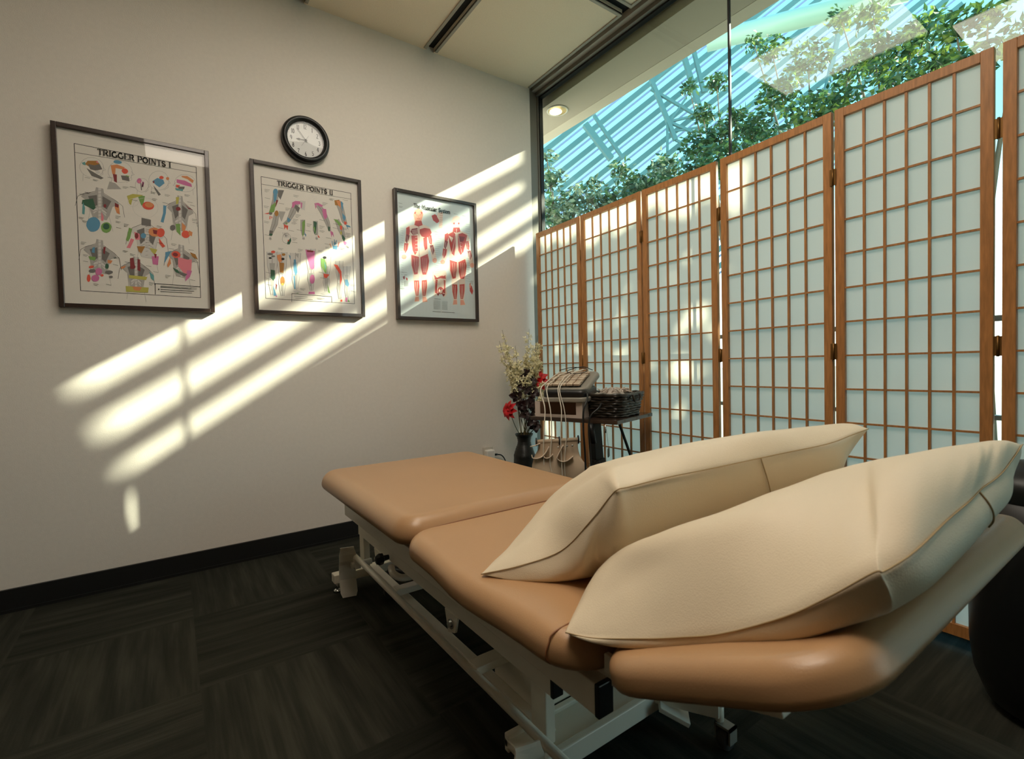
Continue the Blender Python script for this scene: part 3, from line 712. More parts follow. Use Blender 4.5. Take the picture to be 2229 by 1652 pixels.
CHART2 = """Lk2 49,655 475,652 476,70 49,74 49,655
Lk1.4 50,619 478,621
Pg 100,596 96,555 84,509 78,488 85,485 100,505 119,554 126,598
Ld1 100,596 96,555 84,509 78,488
Ld1 126,598 119,554 100,505 85,485
Ld1.5 113,597 108,554 92,507 82,486
Pb 121,595 120,590 118,585 115,581 111,578 108,578 104,579 101,582 100,586 99,591 100,597 102,602 105,606 109,608 112,609 116,608 119,605 120,601
Pb 101,579 117,582 112,552 101,541
Pd 122,605 149,608 131,559 120,576
Pn 90,526 111,542 101,496 89,487 78,492
PD 112,555 121,554 107,516
Pr 55,479 80,489 74,480
Pd 93,486 92,484 91,482 88,480 86,479 83,478 80,479 78,480 77,481 76,484 77,486 78,488 81,490 83,491 86,491 89,491 91,490 92,488
Pr 80,472 84,473 82,456 78,457
Pr 87,471 92,471 89,457
Pg 102,492 89,440 76,389 89,385 114,436 123,491
Ld1 102,492 89,440 76,389
Ld1 123,491 114,436 89,385
Ld1.5 112,491 102,438 82,387
Pu 120,491 119,486 118,482 115,478 112,476 109,475 106,477 104,479 103,483 102,488 103,493 105,498 107,501 110,503 113,504 116,503 118,500 120,496
Pg 122,502 152,504 132,452 121,480
Pd 77,403 93,402 85,375 74,378
PG 90,384 90,382 88,380 86,379 83,378 81,378 78,378 76,379 74,380 74,382 75,384 76,385 78,387 81,388 84,388 86,388 89,387 90,386
Pl 84,368 84,366 83,364 81,362 79,361 78,361 76,361 75,363 74,365 73,367 74,369 75,372 76,373 78,375 80,375 82,374 83,373 84,371
Ld1 75,367 74,358
Ld1 77,367 77,357
Ld1 79,368 80,356
Ld1 81,368 82,357
Ld1 82,368 85,359
Pg 191,554 173,513 156,464 138,444 143,437 169,456 198,505 214,548
Ld1 191,554 173,513 156,464 138,444
Ld1 214,548 198,505 169,456 143,437
Ld1.5 202,551 185,509 162,460 141,441
Pm 184,555 200,565 237,567 224,552 199,547 189,529 182,528
Pd 199,547 220,534 210,507 195,530
Pl 222,571 247,571 242,525 222,528
Pm 224,562 232,561 228,533 223,535
Pb 160,479 175,468 165,454 158,459
Pr 141,441 162,437 158,414 151,429 143,415 143,431
Pn 148,451 159,450 156,439
Pg 298,555 320,517 340,475 357,436 367,441 361,487 344,534 316,570
Ld1 298,555 320,517 340,475 357,436
Ld1 316,570 344,534 361,487 367,441
Ld1.5 307,562 332,526 350,481 362,439
Pm 289,569 308,574 333,563 323,555 301,561 295,540
Pm 326,548 346,548 350,508 339,493 330,512
PG 353,461 363,459 359,435 352,441
Pm 362,442 377,434 381,407 372,423 369,405 365,425
Ll1 276,604 302,602
Ll1 280,595 302,592
Ll1 283,586 301,583
Ll1 287,578 301,573
Ll1 291,569 301,564
Ll1 294,560 300,554
Ll1 298,551 300,545
Ll1 301,542 300,535
Ll1 305,534 299,526
Ll1 309,525 299,517
Pg 396,585 410,548 424,495 441,481 452,489 447,506 437,560 427,601
Ld1 396,585 410,548 424,495 441,481
Ld1 427,601 437,560 447,506 452,489
Ld1.5 411,593 424,554 435,501 447,485
Pu 389,600 415,608 411,576 392,576
Po 398,601 420,603 421,567 407,579
Pb 420,602 434,594 430,548 424,568
Pb 427,541 445,523 439,501 429,513
Pr 435,499 449,497 447,483 436,483
Pb 442,484 463,480 471,472 452,472 458,455 448,471
Pg 388,496 403,449 425,409 440,417 431,464 408,507
Ld1 388,496 403,449 425,409
Ld1 408,507 431,464 440,417
Ld1.5 398,502 417,456 433,413
Pn 381,503 401,502 421,481 417,463 401,482
Pr 414,477 426,471 422,450 413,456
Py 422,436 422,433 421,430 420,428 418,426 416,426 415,427 414,429 413,432 413,435 413,438 414,441 415,444 417,445 419,445 420,444 421,442 422,440
PG 423,430 439,411 432,389 422,409
Pm 429,396 446,391 442,373 431,379
Pl 451,374 451,371 450,369 448,367 446,366 444,366 442,366 440,368 439,370 439,373 439,375 440,378 442,380 444,381 446,381 448,380 450,379 451,377
Ld1 441,373 443,365
Ld1 443,373 447,363
Ld1 445,373 451,361
Ld1 447,374 453,362
Ld1 449,374 456,363
Pg 221,475 219,428 224,399 237,402 240,432 241,478
Ld1 221,475 219,428 224,399
Ld1 241,478 240,432 237,402
Ld1.5 231,477 229,430 230,401
Pn 227,463 240,478 241,458 233,404 226,387
Pb 235,418 245,403 241,392
Pr 228,394 234,388 229,377
Pl 237,388 236,386 235,383 234,381 232,380 230,380 228,381 227,382 226,384 225,387 226,389 227,392 228,393 230,394 232,395 234,394 236,393 236,391
Ld1 227,387 227,379
Ld1 229,387 229,377
Ld1 231,387 232,376
Ld1 233,388 235,378
Ld1 235,388 237,380
Pg 280,477 278,429 288,407 301,411 302,435 301,481
Ld1 280,477 278,429 288,407
Ld1 301,481 302,435 301,411
Ld1.5 290,479 290,432 294,409
PG 282,478 298,473 293,426 283,411
Pn 278,450 287,448 292,409
Pr 299,413 311,398 302,397
Pl 300,396 299,394 298,391 297,389 295,388 293,388 291,389 289,390 288,392 288,395 288,397 289,400 291,402 293,403 295,403 297,402 298,401 299,399
Ld1 290,395 289,386
Ld1 292,395 292,385
Ld1 294,396 295,384
Ld1 296,396 298,386
Ld1 298,396 300,388
Pl 156,384 156,382 155,379 153,378 151,377 150,376 148,377 146,378 145,380 145,383 146,385 147,388 148,389 150,390 152,391 154,390 155,389 156,387
Ld1 147,383 142,396
Ld1 149,383 145,397
Ld1 151,384 148,399
Ld1 153,384 153,396
Ld1 154,384 157,394
Ld1 171,373 168,364 163,357 157,352 150,349 144,350 138,353 134,359 132,366 133,375 135,383 140,391 146,396 153,399 160,398 165,395 169,389 171,381 171,373
PG 156,358 172,380 173,364 165,346 154,345
Pr 155,365 164,369 161,359
Ld1 141,376 136,401
Ld1 149,377 143,402
Ld1 156,378 151,403
Ld1 163,379 158,404
Pb 390,377 389,374 388,372 387,370 384,369 382,369 380,369 379,371 378,373 378,376 378,378 379,381 381,382 383,384 385,384 387,383 389,382 389,380
Ld1 380,376 377,388
Ld1 382,376 381,390
Ld1 384,376 386,393
Ld1 386,377 390,391
Ld1 388,377 394,390
Pb 372,365 397,368 394,347 374,348
Lb3 373,368 370,388
Lb3 382,373 382,397
Lb3 390,374 393,395
Lo3 366,354 359,373
Lr3 399,361 406,386
Pl 61,298 61,232 69,189 64,149 73,90 88,91 99,152 96,192 105,237 110,304
Ld1 61,298 61,232 69,189 64,149 73,90
Ld1 110,304 105,237 96,192 99,152 88,91
Ld1.5 85,301 83,235 83,190 81,150 80,90
Pg 71,245 96,247 90,195 73,194
Pg 71,178 91,180 84,113 74,112
Pr 99,302 98,299 96,297 94,295 91,294 88,294 84,294 82,296 80,297 80,299 81,302 82,304 85,305 88,307 91,307 94,307 97,305 98,304
Pd 89,290 88,288 86,286 82,285 78,284 74,283 69,284 66,284 64,286 63,287 64,289 66,291 70,292 74,294 78,294 83,294 86,293 88,292
Pk 82,270 82,269 81,267 79,266 76,265 74,265 72,265 70,266 69,267 68,269 69,270 70,272 72,273 74,274 77,274 79,274 81,273 82,272
Pd 98,280 97,279 95,277 93,276 90,275 87,275 84,275 82,276 80,277 80,278 80,280 82,281 84,283 87,283 90,284 93,284 96,283 97,282
PG 76,214 94,212 94,174 85,160 73,175
Pb 84,141 91,115 99,87 84,89
PD 95,148 102,142 97,116
Pm 90,91 100,89 98,82
Pl 106,300 106,233 113,190 109,149 117,89 131,90 141,152 139,192 147,238 152,306
Ld1 106,300 106,233 113,190 109,149 117,89
Ld1 152,306 147,238 139,192 141,152 131,90
Ld1.5 129,303 126,236 126,191 125,150 124,90
Pg 115,246 138,248 133,196 117,195
Pg 115,179 134,180 127,112 118,112
Po 105,287 124,293 128,261 116,250 108,265
Pu 144,294 143,291 142,289 140,288 137,286 134,286 131,287 129,288 128,290 127,292 128,294 129,296 132,298 134,299 137,299 140,299 142,298 144,296
Pk 139,272 139,269 137,267 135,266 133,265 130,264 128,265 126,266 125,268 125,270 125,272 126,274 128,276 131,277 133,277 136,277 137,276 139,274
Pu 115,253 137,252 132,203 116,204
Pu 137,164 136,156 134,150 131,144 127,142 124,141 121,144 118,148 116,155 116,162 117,170 119,177 122,182 125,185 129,185 132,183 135,178 136,172
Py 132,147 132,145 131,143 129,142 127,141 125,140 123,141 122,142 121,144 120,147 121,149 122,151 124,152 126,153 128,153 130,153 131,152 132,150
Pl 166,304 167,247 175,210 170,175 180,124 195,126 205,178 203,213 211,252 216,309
Ld1 166,304 167,247 175,210 170,175 180,124
Ld1 216,309 211,252 203,213 205,178 195,126
Ld1.5 191,307 189,249 189,211 188,177 187,125
Pg 177,258 202,260 196,216 179,214
Pg 177,200 197,202 190,144 180,143
Pb 182,274 191,274 194,241 197,212 187,191 179,223
Pb 159,297 167,288 165,271
Pg 188,303 206,305 202,282
Pb 178,194 184,191 185,128 179,128
Pn 202,113 201,110 199,109 196,107 193,107 190,107 187,109 185,110 183,112 183,115 184,117 186,119 189,120 192,120 195,120 198,119 200,117 201,115
Pl 172,118 191,125 219,111 181,108
Pl 241,332 241,266 249,223 244,183 253,124 267,125 277,186 274,226 283,271 287,338
Ld1 241,332 241,266 249,223 244,183 253,124
Ld1 287,338 283,271 274,226 277,186 267,125
Ld1.5 264,335 262,268 262,224 260,184 260,124
Pg 251,278 274,281 269,229 252,228
Pg 251,212 269,214 262,147 253,146
Pm 238,329 283,327 277,239 267,231 258,237 244,293
PD 245,327 277,328 273,319 246,318
Pm 278,184 277,176 275,169 271,163 267,160 263,160 259,162 256,167 254,174 254,182 255,190 257,197 261,203 265,206 269,206 273,204 276,199 278,192
Pm 247,118 275,121 276,108 245,107
Pl 314,300 314,243 323,206 318,171 327,120 342,122 352,174 349,208 358,248 362,305
Ld1 314,300 314,243 323,206 318,171 327,120
Ld1 362,305 358,248 349,208 352,174 342,122
Ld1.5 338,303 336,245 336,207 335,173 334,121
Pg 324,254 348,256 343,212 326,210
Pg 325,197 344,198 337,140 328,140
Pn 311,293 331,292 340,255 335,217 325,227 311,252
Pt 327,281 336,255 332,231
Pk 339,299 338,297 337,295 334,293 331,292 328,292 325,292 323,293 321,295 320,297 321,300 323,302 325,304 328,305 332,305 335,305 337,304 339,302
Pr 322,216 351,214 337,194 324,196
Pg 331,190 347,194 339,139 331,152
Pn 340,166 352,119 341,112
Pl 302,113 332,128 352,116 325,107
Pl 385,287 385,225 392,184 388,146 395,91 406,92 415,149 413,186 420,228 424,291
Ld1 385,287 385,225 392,184 388,146 395,91
Ld1 424,291 420,228 413,186 415,149 406,92
Ld1.5 405,289 402,227 402,185 401,148 401,91
Pg 393,236 412,238 408,190 394,189
Pg 393,174 408,175 402,112 395,112
Pl 424,263 423,209 430,173 426,140 433,92 444,93 452,142 450,175 456,212 460,267
Ld1 424,263 423,209 430,173 426,140 433,92
Ld1 460,267 456,212 450,175 452,142 444,93
Ld1.5 442,265 440,210 440,174 439,141 439,92
Pg 431,219 449,220 445,178 432,177
Pg 431,164 445,165 440,111 433,110
Pr 375,269 394,267 413,234 414,193 404,161 404,220 386,249
Pb 429,194 444,195 451,171 445,157 431,166
Pr 403,87 412,89 413,78 403,77
Pm 429,100 441,101 437,76 428,79
Pn 443,94 451,78 439,78
Lk1.5 165,63 167,104 359,101 359,72
Lk1 177,92 240,91
Lk1 183,82 265,80
Lk1 285,88 324,88
Lk1 288,84 314,83
Lk1 62,597 84,597
Lk1 62,592 79,591
Lk1 62,586 73,585
Lk1 62,556 84,555
Lk1 56,517 78,516
Lk1 56,511 73,510
Lk1 123,541 146,540
Lk1 152,523 175,522
Lk1 152,517 170,517
Lk1 152,512 164,511
Lk1 197,498 221,497
Lk1 197,492 215,491
Lk1 197,486 209,485
Lk1 184,473 208,472
Lk1 184,467 202,466
Lk1 184,461 196,460
Lk1 178,456 201,454
Lk1 177,450 195,449
Lk1 164,415 187,413
Lk1 55,444 77,442
Lk1 55,438 72,437
Lk1 116,422 139,420
Lk1 55,379 77,377
Lk1 201,423 225,421
Lk1 249,460 273,458
Lk1 249,454 267,452
Lk1 249,448 262,447
Lk1 242,425 266,424
Lk1 310,458 335,457
Lk1 310,452 329,451
Lk1 310,446 323,445
Lk1 309,435 334,433
Lk1 309,429 328,427
Lk1 311,489 336,487
Lk1 329,579 354,578
Lk1 328,573 347,572
Lk1 328,567 341,567
Lk1 191,592 215,591
Lk1 191,586 209,585
Lk1 363,605 388,605
Lk1 362,599 382,599
Lk1 432,611 458,610
Lk1 380,479 406,477
Lk1 376,458 402,456
Lk1 427,465 454,463
Lk1 427,458 447,457
Lk1 440,439 467,437
Lk1 440,433 460,431
Lk1 445,425 471,424
Lk1 445,419 465,418
Lk1 341,402 366,400
Lk1 333,370 359,368
Lk1 336,353 361,351
Lk1 336,347 355,346
Lk1 408,359 434,356
Lk1 408,352 428,351
Lk1 178,381 201,379
Lk1 178,375 196,373
Lk1 178,369 190,368
Lk1 177,359 201,357
Lk1 113,322 135,320
Lk1 112,317 130,315
Lk1 203,328 226,325
Lk1 203,322 221,320
Lk1 202,316 215,315
Lk1 299,332 324,330
Lk1 299,326 318,324
Lk1 54,199 76,196
Lk1 53,170 75,167
Lk1 53,164 70,162
Lk1 53,141 76,138
Lk1 207,133 231,130
Lk1 207,127 225,125
Lk1 299,221 324,218
Lk1 305,194 329,191
Lk1 457,172 484,169
Lk1 457,166 477,163
Lk1 458,137 485,133"""
CHART3 = """Pc 57,351 44,360 51,403 60,447 66,495 79,529 119,542 121,567 115,598 125,626 148,639 172,633 178,608 167,573 169,552 213,542 227,517 232,468 243,426 251,383 257,356 243,335 226,350 218,396 201,440 203,394 208,351 201,296 192,254 194,213 183,136 189,107 158,101 154,162 150,237 143,290 143,237 136,134 137,107 106,102 112,137 104,201 104,255 92,312 92,360 98,409 90,435 80,396 70,355
Ps 116,598 126,625 148,638 170,632 177,607 165,571 146,560 126,565
PR 127,565 165,571 172,547 145,535 120,540
LR2 130,600 141,599
LR2 153,601 167,606
LR2 138,579 155,581
LR1 146,600 145,587 150,587
PR 122,612 133,619 132,606 122,603
PR 162,624 172,620 171,611 163,611
PR 70,517 90,528 92,499 86,477 69,482
PD 69,482 90,477 82,450 73,427 63,442
PR 56,430 81,431 74,396 60,373 52,393
Ps 67,353 66,349 63,345 59,342 54,340 49,339 44,340 41,342 38,346 37,350 38,355 41,359 45,362 50,364 55,365 60,364 64,361 66,358
PR 203,492 224,497 229,468 225,440 210,449
PD 213,436 234,441 242,409 232,381 221,402
Ps 256,353 255,348 253,343 249,340 244,337 239,337 235,338 231,341 229,345 228,350 229,356 232,360 236,364 240,366 245,367 250,365 253,363 256,358
Lc1.6 74,470 76,433
Lc1.6 64,421 58,378
Lc1.6 213,488 218,450
Lc1.6 228,430 232,386
Lc1.6 222,423 227,380
Ls1.5 45,350 47,339
Ls1.5 49,350 51,339
Ls1.5 54,351 56,340
Ls1.5 58,351 60,340
PR 152,520 183,533 218,532 227,512 218,494 193,477 164,481 153,496
PD 104,516 139,526 141,492 111,480 95,499
PR 100,478 138,483 138,398 119,369 106,394 101,436
PR 172,472 197,486 197,415 182,403 174,434
Pc 140,484 173,477 176,402 154,370 140,371 136,430
Lc2 104,506 139,516
Lc2 106,499 138,508
Lc2 108,493 138,501
Lc2 110,487 138,493
Lc2 112,481 138,486
Lc2 124,471 140,475
Lc2 123,450 140,455
Lc2 123,430 139,434
Lc2 122,410 138,414
Lc2 121,389 138,393
LD2 148,538 144,366
PR 96,369 144,361 141,312 131,262 111,258 97,308
PR 151,361 198,385 206,345 196,295 185,264 162,262 153,302
PR 109,224 139,227 141,193 132,139 117,138 109,180
PR 156,228 188,234 187,191 176,141 160,140 156,183
Pc 136,244 136,239 133,235 130,231 126,229 122,229 118,231 116,233 114,237 113,242 114,247 116,251 119,255 123,257 127,257 131,256 134,253 136,249
Pc 184,248 183,243 181,239 177,235 173,233 169,233 165,234 162,237 160,241 160,246 161,251 163,255 166,259 170,261 174,261 178,260 181,257 183,253
Ps 115,132 134,133 136,108 109,105
Ps 159,135 178,136 188,109 157,104
LD1.6 107,350 117,267
Lc1.4 112,352 119,272
LD1.6 162,363 165,271
Lc1.4 167,358 168,277
LD1.6 120,363 125,267
Lc1.4 125,353 127,273
LD1.6 175,364 173,272
Lc1.4 180,359 176,277
LD1.6 132,354 132,268
Lc1.4 136,354 134,273
LD1.6 187,365 180,272
Lc1.4 192,360 183,278
Lc2 117,218 121,141
Lc2 165,222 165,143
Lc2 129,219 127,141
Lc2 177,223 171,144
Pc 300,347 286,356 293,400 303,443 309,492 322,525 364,539 366,563 360,594 370,623 395,636 419,630 427,604 415,570 417,549 464,539 479,513 484,465 495,422 503,379 510,352 495,331 478,346 469,392 451,436 453,390 459,347 451,291 442,250 444,209 432,132 440,102 406,96 402,157 398,233 390,286 391,232 384,129 385,102 352,97 358,133 349,197 349,250 336,308 336,356 342,405 334,431 324,392 313,351
Pc 361,595 371,622 395,635 418,629 425,604 413,567 393,556 371,561
PR 372,561 413,567 420,544 392,532 366,536
PR 382,587 381,585 381,583 379,581 378,580 376,580 374,580 373,581 372,583 372,585 372,588 373,590 375,591 376,592 378,593 380,592 381,591 382,589
PR 414,592 414,589 413,587 411,586 410,585 408,584 406,585 405,586 404,588 404,590 404,592 405,594 407,596 408,597 410,597 412,597 413,596 414,594
PR 313,513 334,524 336,495 329,473 311,479
PD 311,479 333,473 325,446 316,423 306,438
PR 298,427 325,427 318,392 302,369 294,389
Ps 310,349 309,345 306,341 302,338 297,336 291,335 286,336 282,338 280,342 279,346 280,351 283,355 287,358 292,360 297,361 302,360 306,357 309,354
PR 453,488 475,494 480,464 476,436 461,446
PD 464,432 486,438 495,405 484,377 472,398
Ps 510,349 508,344 506,339 502,335 497,333 492,333 487,334 483,337 481,341 480,346 481,351 484,356 488,360 493,362 498,363 503,361 506,358 509,354
Lc1.6 317,466 319,429
Lc1.6 307,417 300,374
Lc1.6 463,484 468,446
Lc1.6 479,426 484,382
Lc1.6 473,420 479,376
Ls1.5 287,346 289,335
Ls1.5 291,346 293,335
Ls1.5 296,347 298,335
Ls1.5 301,347 303,336
PR 334,516 371,537 385,523 383,447 372,392 354,406 344,453
PR 401,525 432,537 466,528 456,489 435,421 416,402 401,428
PD 407,515 450,515 437,486 412,483
Pc 339,509 369,499 356,471
Lc3 393,556 388,362
Pc 376,414 401,417 402,368 374,366
Lc2 385,523 368,445 354,406
Lc2 404,525 417,451 428,409
Lc1.5 412,478 430,475
Lc1.5 411,456 428,453
PR 341,365 391,356 388,308 377,258 357,254 342,303
PR 399,357 447,381 456,341 447,291 435,260 410,258 401,298
PR 355,220 387,222 388,189 379,134 363,133 354,176
PR 404,223 438,229 436,186 425,137 409,136 404,179
Pc 383,240 382,235 380,230 377,227 373,225 369,225 365,226 361,229 359,233 359,238 360,243 362,247 365,250 369,252 374,253 378,251 381,248 383,244
Pc 433,244 432,239 430,234 427,231 422,229 418,228 414,230 411,233 409,237 408,242 409,247 411,251 415,254 419,256 423,257 427,255 431,252 433,248
Ps 361,127 381,129 383,103 355,100
Ps 407,130 427,131 438,104 405,100
LD1.6 352,346 363,262
Lc1.4 357,348 365,268
LD1.6 411,358 414,267
Lc1.4 415,354 417,272
LD1.6 366,359 371,263
Lc1.4 371,349 373,269
LD1.6 424,360 422,267
Lc1.4 429,355 425,273
LD1.6 378,350 379,264
Lc1.4 383,350 381,269
LD1.6 437,361 430,268
Lc1.4 442,356 433,274
Lc2 363,214 367,136
Lc2 414,218 414,139
Lc2 375,215 373,136
Lc2 426,218 420,139
PR 230,610 252,622 276,609 284,586 263,571 239,584
Pc 271,633 305,644 296,548 274,548 278,590 264,610
LD1.5 239,612 254,575
LD1.5 247,613 261,579
LD1.5 254,614 268,583
LD1.5 261,615 276,587
LR1.5 282,629 301,634
LR1.5 281,618 301,623
LR1.5 281,607 301,612
LR1.5 280,596 300,601
LR1.5 280,585 300,590
LR1.5 280,574 300,579
LR1.5 279,563 299,568
Pc 229,287 254,301 310,300 318,279 310,206 317,161 298,138 287,159 249,151 234,139 232,167 236,211 226,249
PR 234,269 253,251 278,264 309,272 311,250 277,250 240,239
PR 243,239 258,240 251,190 256,157 238,162
PR 297,244 308,239 305,161 292,165 298,205
PR 295,179 293,172 290,165 284,160 278,157 271,157 264,159 259,163 256,170 255,177 257,184 260,191 266,196 272,199 279,199 285,197 291,193 294,187
Pc 287,176 286,171 284,167 281,163 276,161 272,161 268,162 265,165 263,170 262,174 263,179 266,184 269,187 273,189 277,190 281,188 285,185 287,181
PD 269,189 285,190 276,173
Pc 260,270 259,268 256,266 253,265 249,265 245,266 242,268 240,270 239,273 240,275 242,278 244,280 248,281 252,281 255,280 258,278 260,276 261,273
Pc 308,279 309,276 308,273 305,270 302,268 299,266 295,266 291,266 289,268 287,270 287,273 288,275 290,278 293,280 297,282 301,283 304,282 307,281
PD 250,157 268,164 258,144
PD 281,162 305,158 292,143
PD 41,241 54,245 51,224 44,228
PR 59,238 70,233 68,220 60,225
Ld2 50,250 67,252
Ld1.5 49,218 50,187
Ld1.5 55,219 56,187
Ld1.5 61,219 63,188
Ld1.5 68,220 70,188
PR 472,235 489,219 498,190 490,167 474,189
Ps 469,217 476,235 484,241 480,206
Ld1.5 476,229 480,252
Ld1.5 482,230 486,253
Ld1.5 488,230 492,253
Ld1.5 494,230 498,254
Lk1 29,650 50,649
Lk1 31,632 53,631
Lk1 31,627 47,627
Lk1 134,646 156,646
Lk1 234,644 257,643
Lk1 234,639 252,638
Lk1 377,644 402,644
Lk1 435,642 460,641
La1 34,512 53,511
La1 246,520 276,519
La1 457,594 487,594
La1 38,499 52,497
La1 245,507 281,508
La1 456,580 486,580
La1 42,486 52,484
La1 245,495 285,496
La1 456,566 486,566
La1 33,471 51,470
La1 245,483 290,485
La1 456,553 485,552
La1 37,458 51,456
La1 244,471 275,471
La1 455,539 485,538
La1 41,444 50,442
La1 244,459 279,459
La1 455,525 485,525
La1 32,430 50,429
La1 243,447 284,447
La1 454,511 484,511
La1 36,416 50,415
La1 243,435 288,436
La1 454,498 484,497
La1 40,403 49,401
La1 243,423 273,422
La1 453,484 483,483
La1 30,388 49,387
La1 242,411 278,410
La1 453,470 483,469
La1 34,375 48,374
La1 242,398 282,399
La1 453,456 482,455
La1 38,362 48,360
La1 242,386 287,387
La1 452,443 482,441
La1 29,347 47,346
La1 241,374 272,373
La1 452,429 482,428
La1 33,334 47,332
La1 241,362 276,361
La1 451,415 481,414
La1 37,321 47,319
La1 240,350 281,350
La1 451,401 481,400
La1 28,306 46,305
La1 240,338 285,338
La1 451,388 480,386
La1 32,293 46,291
La1 240,326 270,324
La1 450,374 480,372
La1 36,279 45,277
La1 239,314 275,313
La1 450,360 479,358
La1 26,265 45,263
La1 239,302 279,301
La1 449,346 479,345
La1 30,252 44,250
La1 239,289 284,289
La1 449,333 479,331
La1 34,238 44,236
La1 238,277 269,276
La1 448,319 478,317
La1 25,224 43,222
La1 238,265 273,264
La1 448,305 478,303
La1 29,210 43,208
La1 237,253 278,252
La1 448,291 477,289
La1 33,197 43,195
La1 237,241 282,240
La1 447,277 477,275
La1 24,183 42,181
La1 237,229 267,227
La1 447,264 477,261
La1 28,169 42,167
La1 236,217 272,215
La1 446,250 476,248
La1 227,117 270,116
La1 282,116 318,115
La1 227,113 270,112
La1 282,111 318,110
La1 227,108 270,107
La1 282,107 318,106
La1 227,104 269,103
La1 282,102 317,101
La1 226,99 269,98
La1 282,98 317,97
La1 226,95 269,94
La1 282,93 317,92
La1 226,91 269,89
La1 281,89 317,88
La1 226,86 269,85
La1 281,85 317,83
La1 226,82 269,81
La1 281,80 317,79
La1 226,77 269,76
La1 281,76 317,74
La1 226,73 268,72
La1 281,71 316,70
La1 226,69 268,67
La1 281,67 316,66
Lk1.5 233,127 273,127
Lk1.6 219,53 271,52
Lk1.6 277,52 365,51
Lk1 19,174 50,174
Lk1 34,265 65,265"""
WEDGE1 = ((-1.554, -1.821, 0.49), [((-1.5, -1.875, 0.51), (-1.449, -1.796, 0.52), (-1.516, -1.869, 0.482)), ((-1.445, -1.936, 0.545), (-1.377, -1.793, 0.56), (-1.469, -1.926, 0.482)), ((-1.436, -2.007, 0.617), (-1.327, -1.83, 0.615), (-1.405, -1.959, 0.483)), ((-1.421, -2.04, 0.664), (-1.34, -1.938, 0.674), (-1.358, -1.97, 0.483)), ((-1.422, -2.061, 0.682), (-1.335, -1.962, 0.69), (-1.335, -1.975, 0.484)), ((-1.399, -2.067, 0.684), (-1.311, -1.977, 0.7), (-1.299, -1.979, 0.485)), ((-1.336, -2.094, 0.695), (-1.252, -2.019, 0.722), (-1.201, -1.986, 0.486)), ((-1.24, -2.129, 0.705), (-1.169, -2.085, 0.745), (-1.016, -1.985, 0.51)), ((-1.107, -2.177, 0.72), (-1.068, -2.158, 0.762), (-0.969, -2.098, 0.58)), ((-1.011, -2.216, 0.732), (-0.898, -2.169, 0.757), (-0.897, -2.159, 0.63)), ((-0.946, -2.234, 0.745), (-0.864, -2.204, 0.756), (-0.858, -2.197, 0.69))], (-0.896, -2.244, 0.753))
WEDGE2 = ((-1.564, -2.082, 0.492), [((-1.549, -2.126, 0.498), (-1.508, -2.094, 0.525), (-1.551, -2.136, 0.49)), ((-1.53, -2.203, 0.525), (-1.463, -2.148, 0.585), (-1.526, -2.199, 0.505)), ((-1.521, -2.255, 0.547), (-1.455, -2.216, 0.64), (-1.511, -2.254, 0.525)), ((-1.513, -2.307, 0.572), (-1.432, -2.264, 0.675), (-1.502, -2.312, 0.552)), ((-1.512, -2.377, 0.62), (-1.395, -2.313, 0.712), (-1.509, -2.375, 0.59)), ((-1.504, -2.418, 0.655), (-1.311, -2.334, 0.73), (-1.49, -2.412, 0.61)), ((-1.494, -2.454, 0.69), (-1.23, -2.354, 0.745), (-1.454, -2.441, 0.628)), ((-1.485, -2.46, 0.691), (-1.22, -2.362, 0.748), (-1.442, -2.447, 0.634)), ((-1.443, -2.472, 0.704), (-1.173, -2.388, 0.757), (-1.395, -2.462, 0.648)), ((-1.348, -2.473, 0.715), (-1.092, -2.412, 0.76), (-1.314, -2.467, 0.655)), ((-1.265, -2.474, 0.722), (-1.02, -2.42, 0.757), (-1.236, -2.468, 0.662)), ((-1.199, -2.471, 0.725), (-0.977, -2.427, 0.756), (-1.17, -2.467, 0.668)), ((-1.126, -2.475, 0.733), (-0.937, -2.441, 0.754), (-1.071, -2.465, 0.68)), ((-1.017, -2.47, 0.742), (-0.92, -2.453, 0.752), (-0.978, -2.465, 0.695))], (-0.933, -2.466, 0.752))
ROOF0=(7.738, 5.432, 8.419)
ROOFM=[((7.377, 4.92, 7.481), (7.798, 4.578, 6.049), 0.09), ((8.025, 4.486, 7.999), (8.347, 4.208, 6.455), 0.1), ((8.217, 4.355, 8.108), (8.372, 4.215, 7.144), 0.08), ((7.369, 4.918, 7.251), (8.318, 4.231, 6.532), 0.06), ((7.656, 4.691, 6.475), (8.227, 4.298, 6.612), 0.05), ((7.687, 4.67, 6.474), (8.021, 4.455, 7.001), 0.05), ((7.656, 4.691, 6.475), (7.631, 4.685, 5.785), 0.05), ((7.687, 4.67, 6.474), (8.119, 4.36, 6.231), 0.06), ((6.082, 5.789, 6.464), (6.556, 5.43, 5.644), 0.13), ((6.263, 5.67, 6.669), (6.777, 5.277, 5.657), 0.07), ((7.71, 4.645, 6.243), (8.28, 4.251, 6.341), 0.04), ((7.798, 4.578, 6.049), (8.014, 4.423, 5.927), 0.05), ((7.371, 4.919, 7.327), (7.765, 4.659, 7.776), 0.05), ((11.075, 2.386, 8.83), (10.697, 2.59, 7.076), 0.09), ((11.362, 2.16, 8.054), (11.148, 2.285, 7.37), 0.07)]
PIPE=((5.808, 2.441, 6.421), (7.069, -0.029, 6.274))
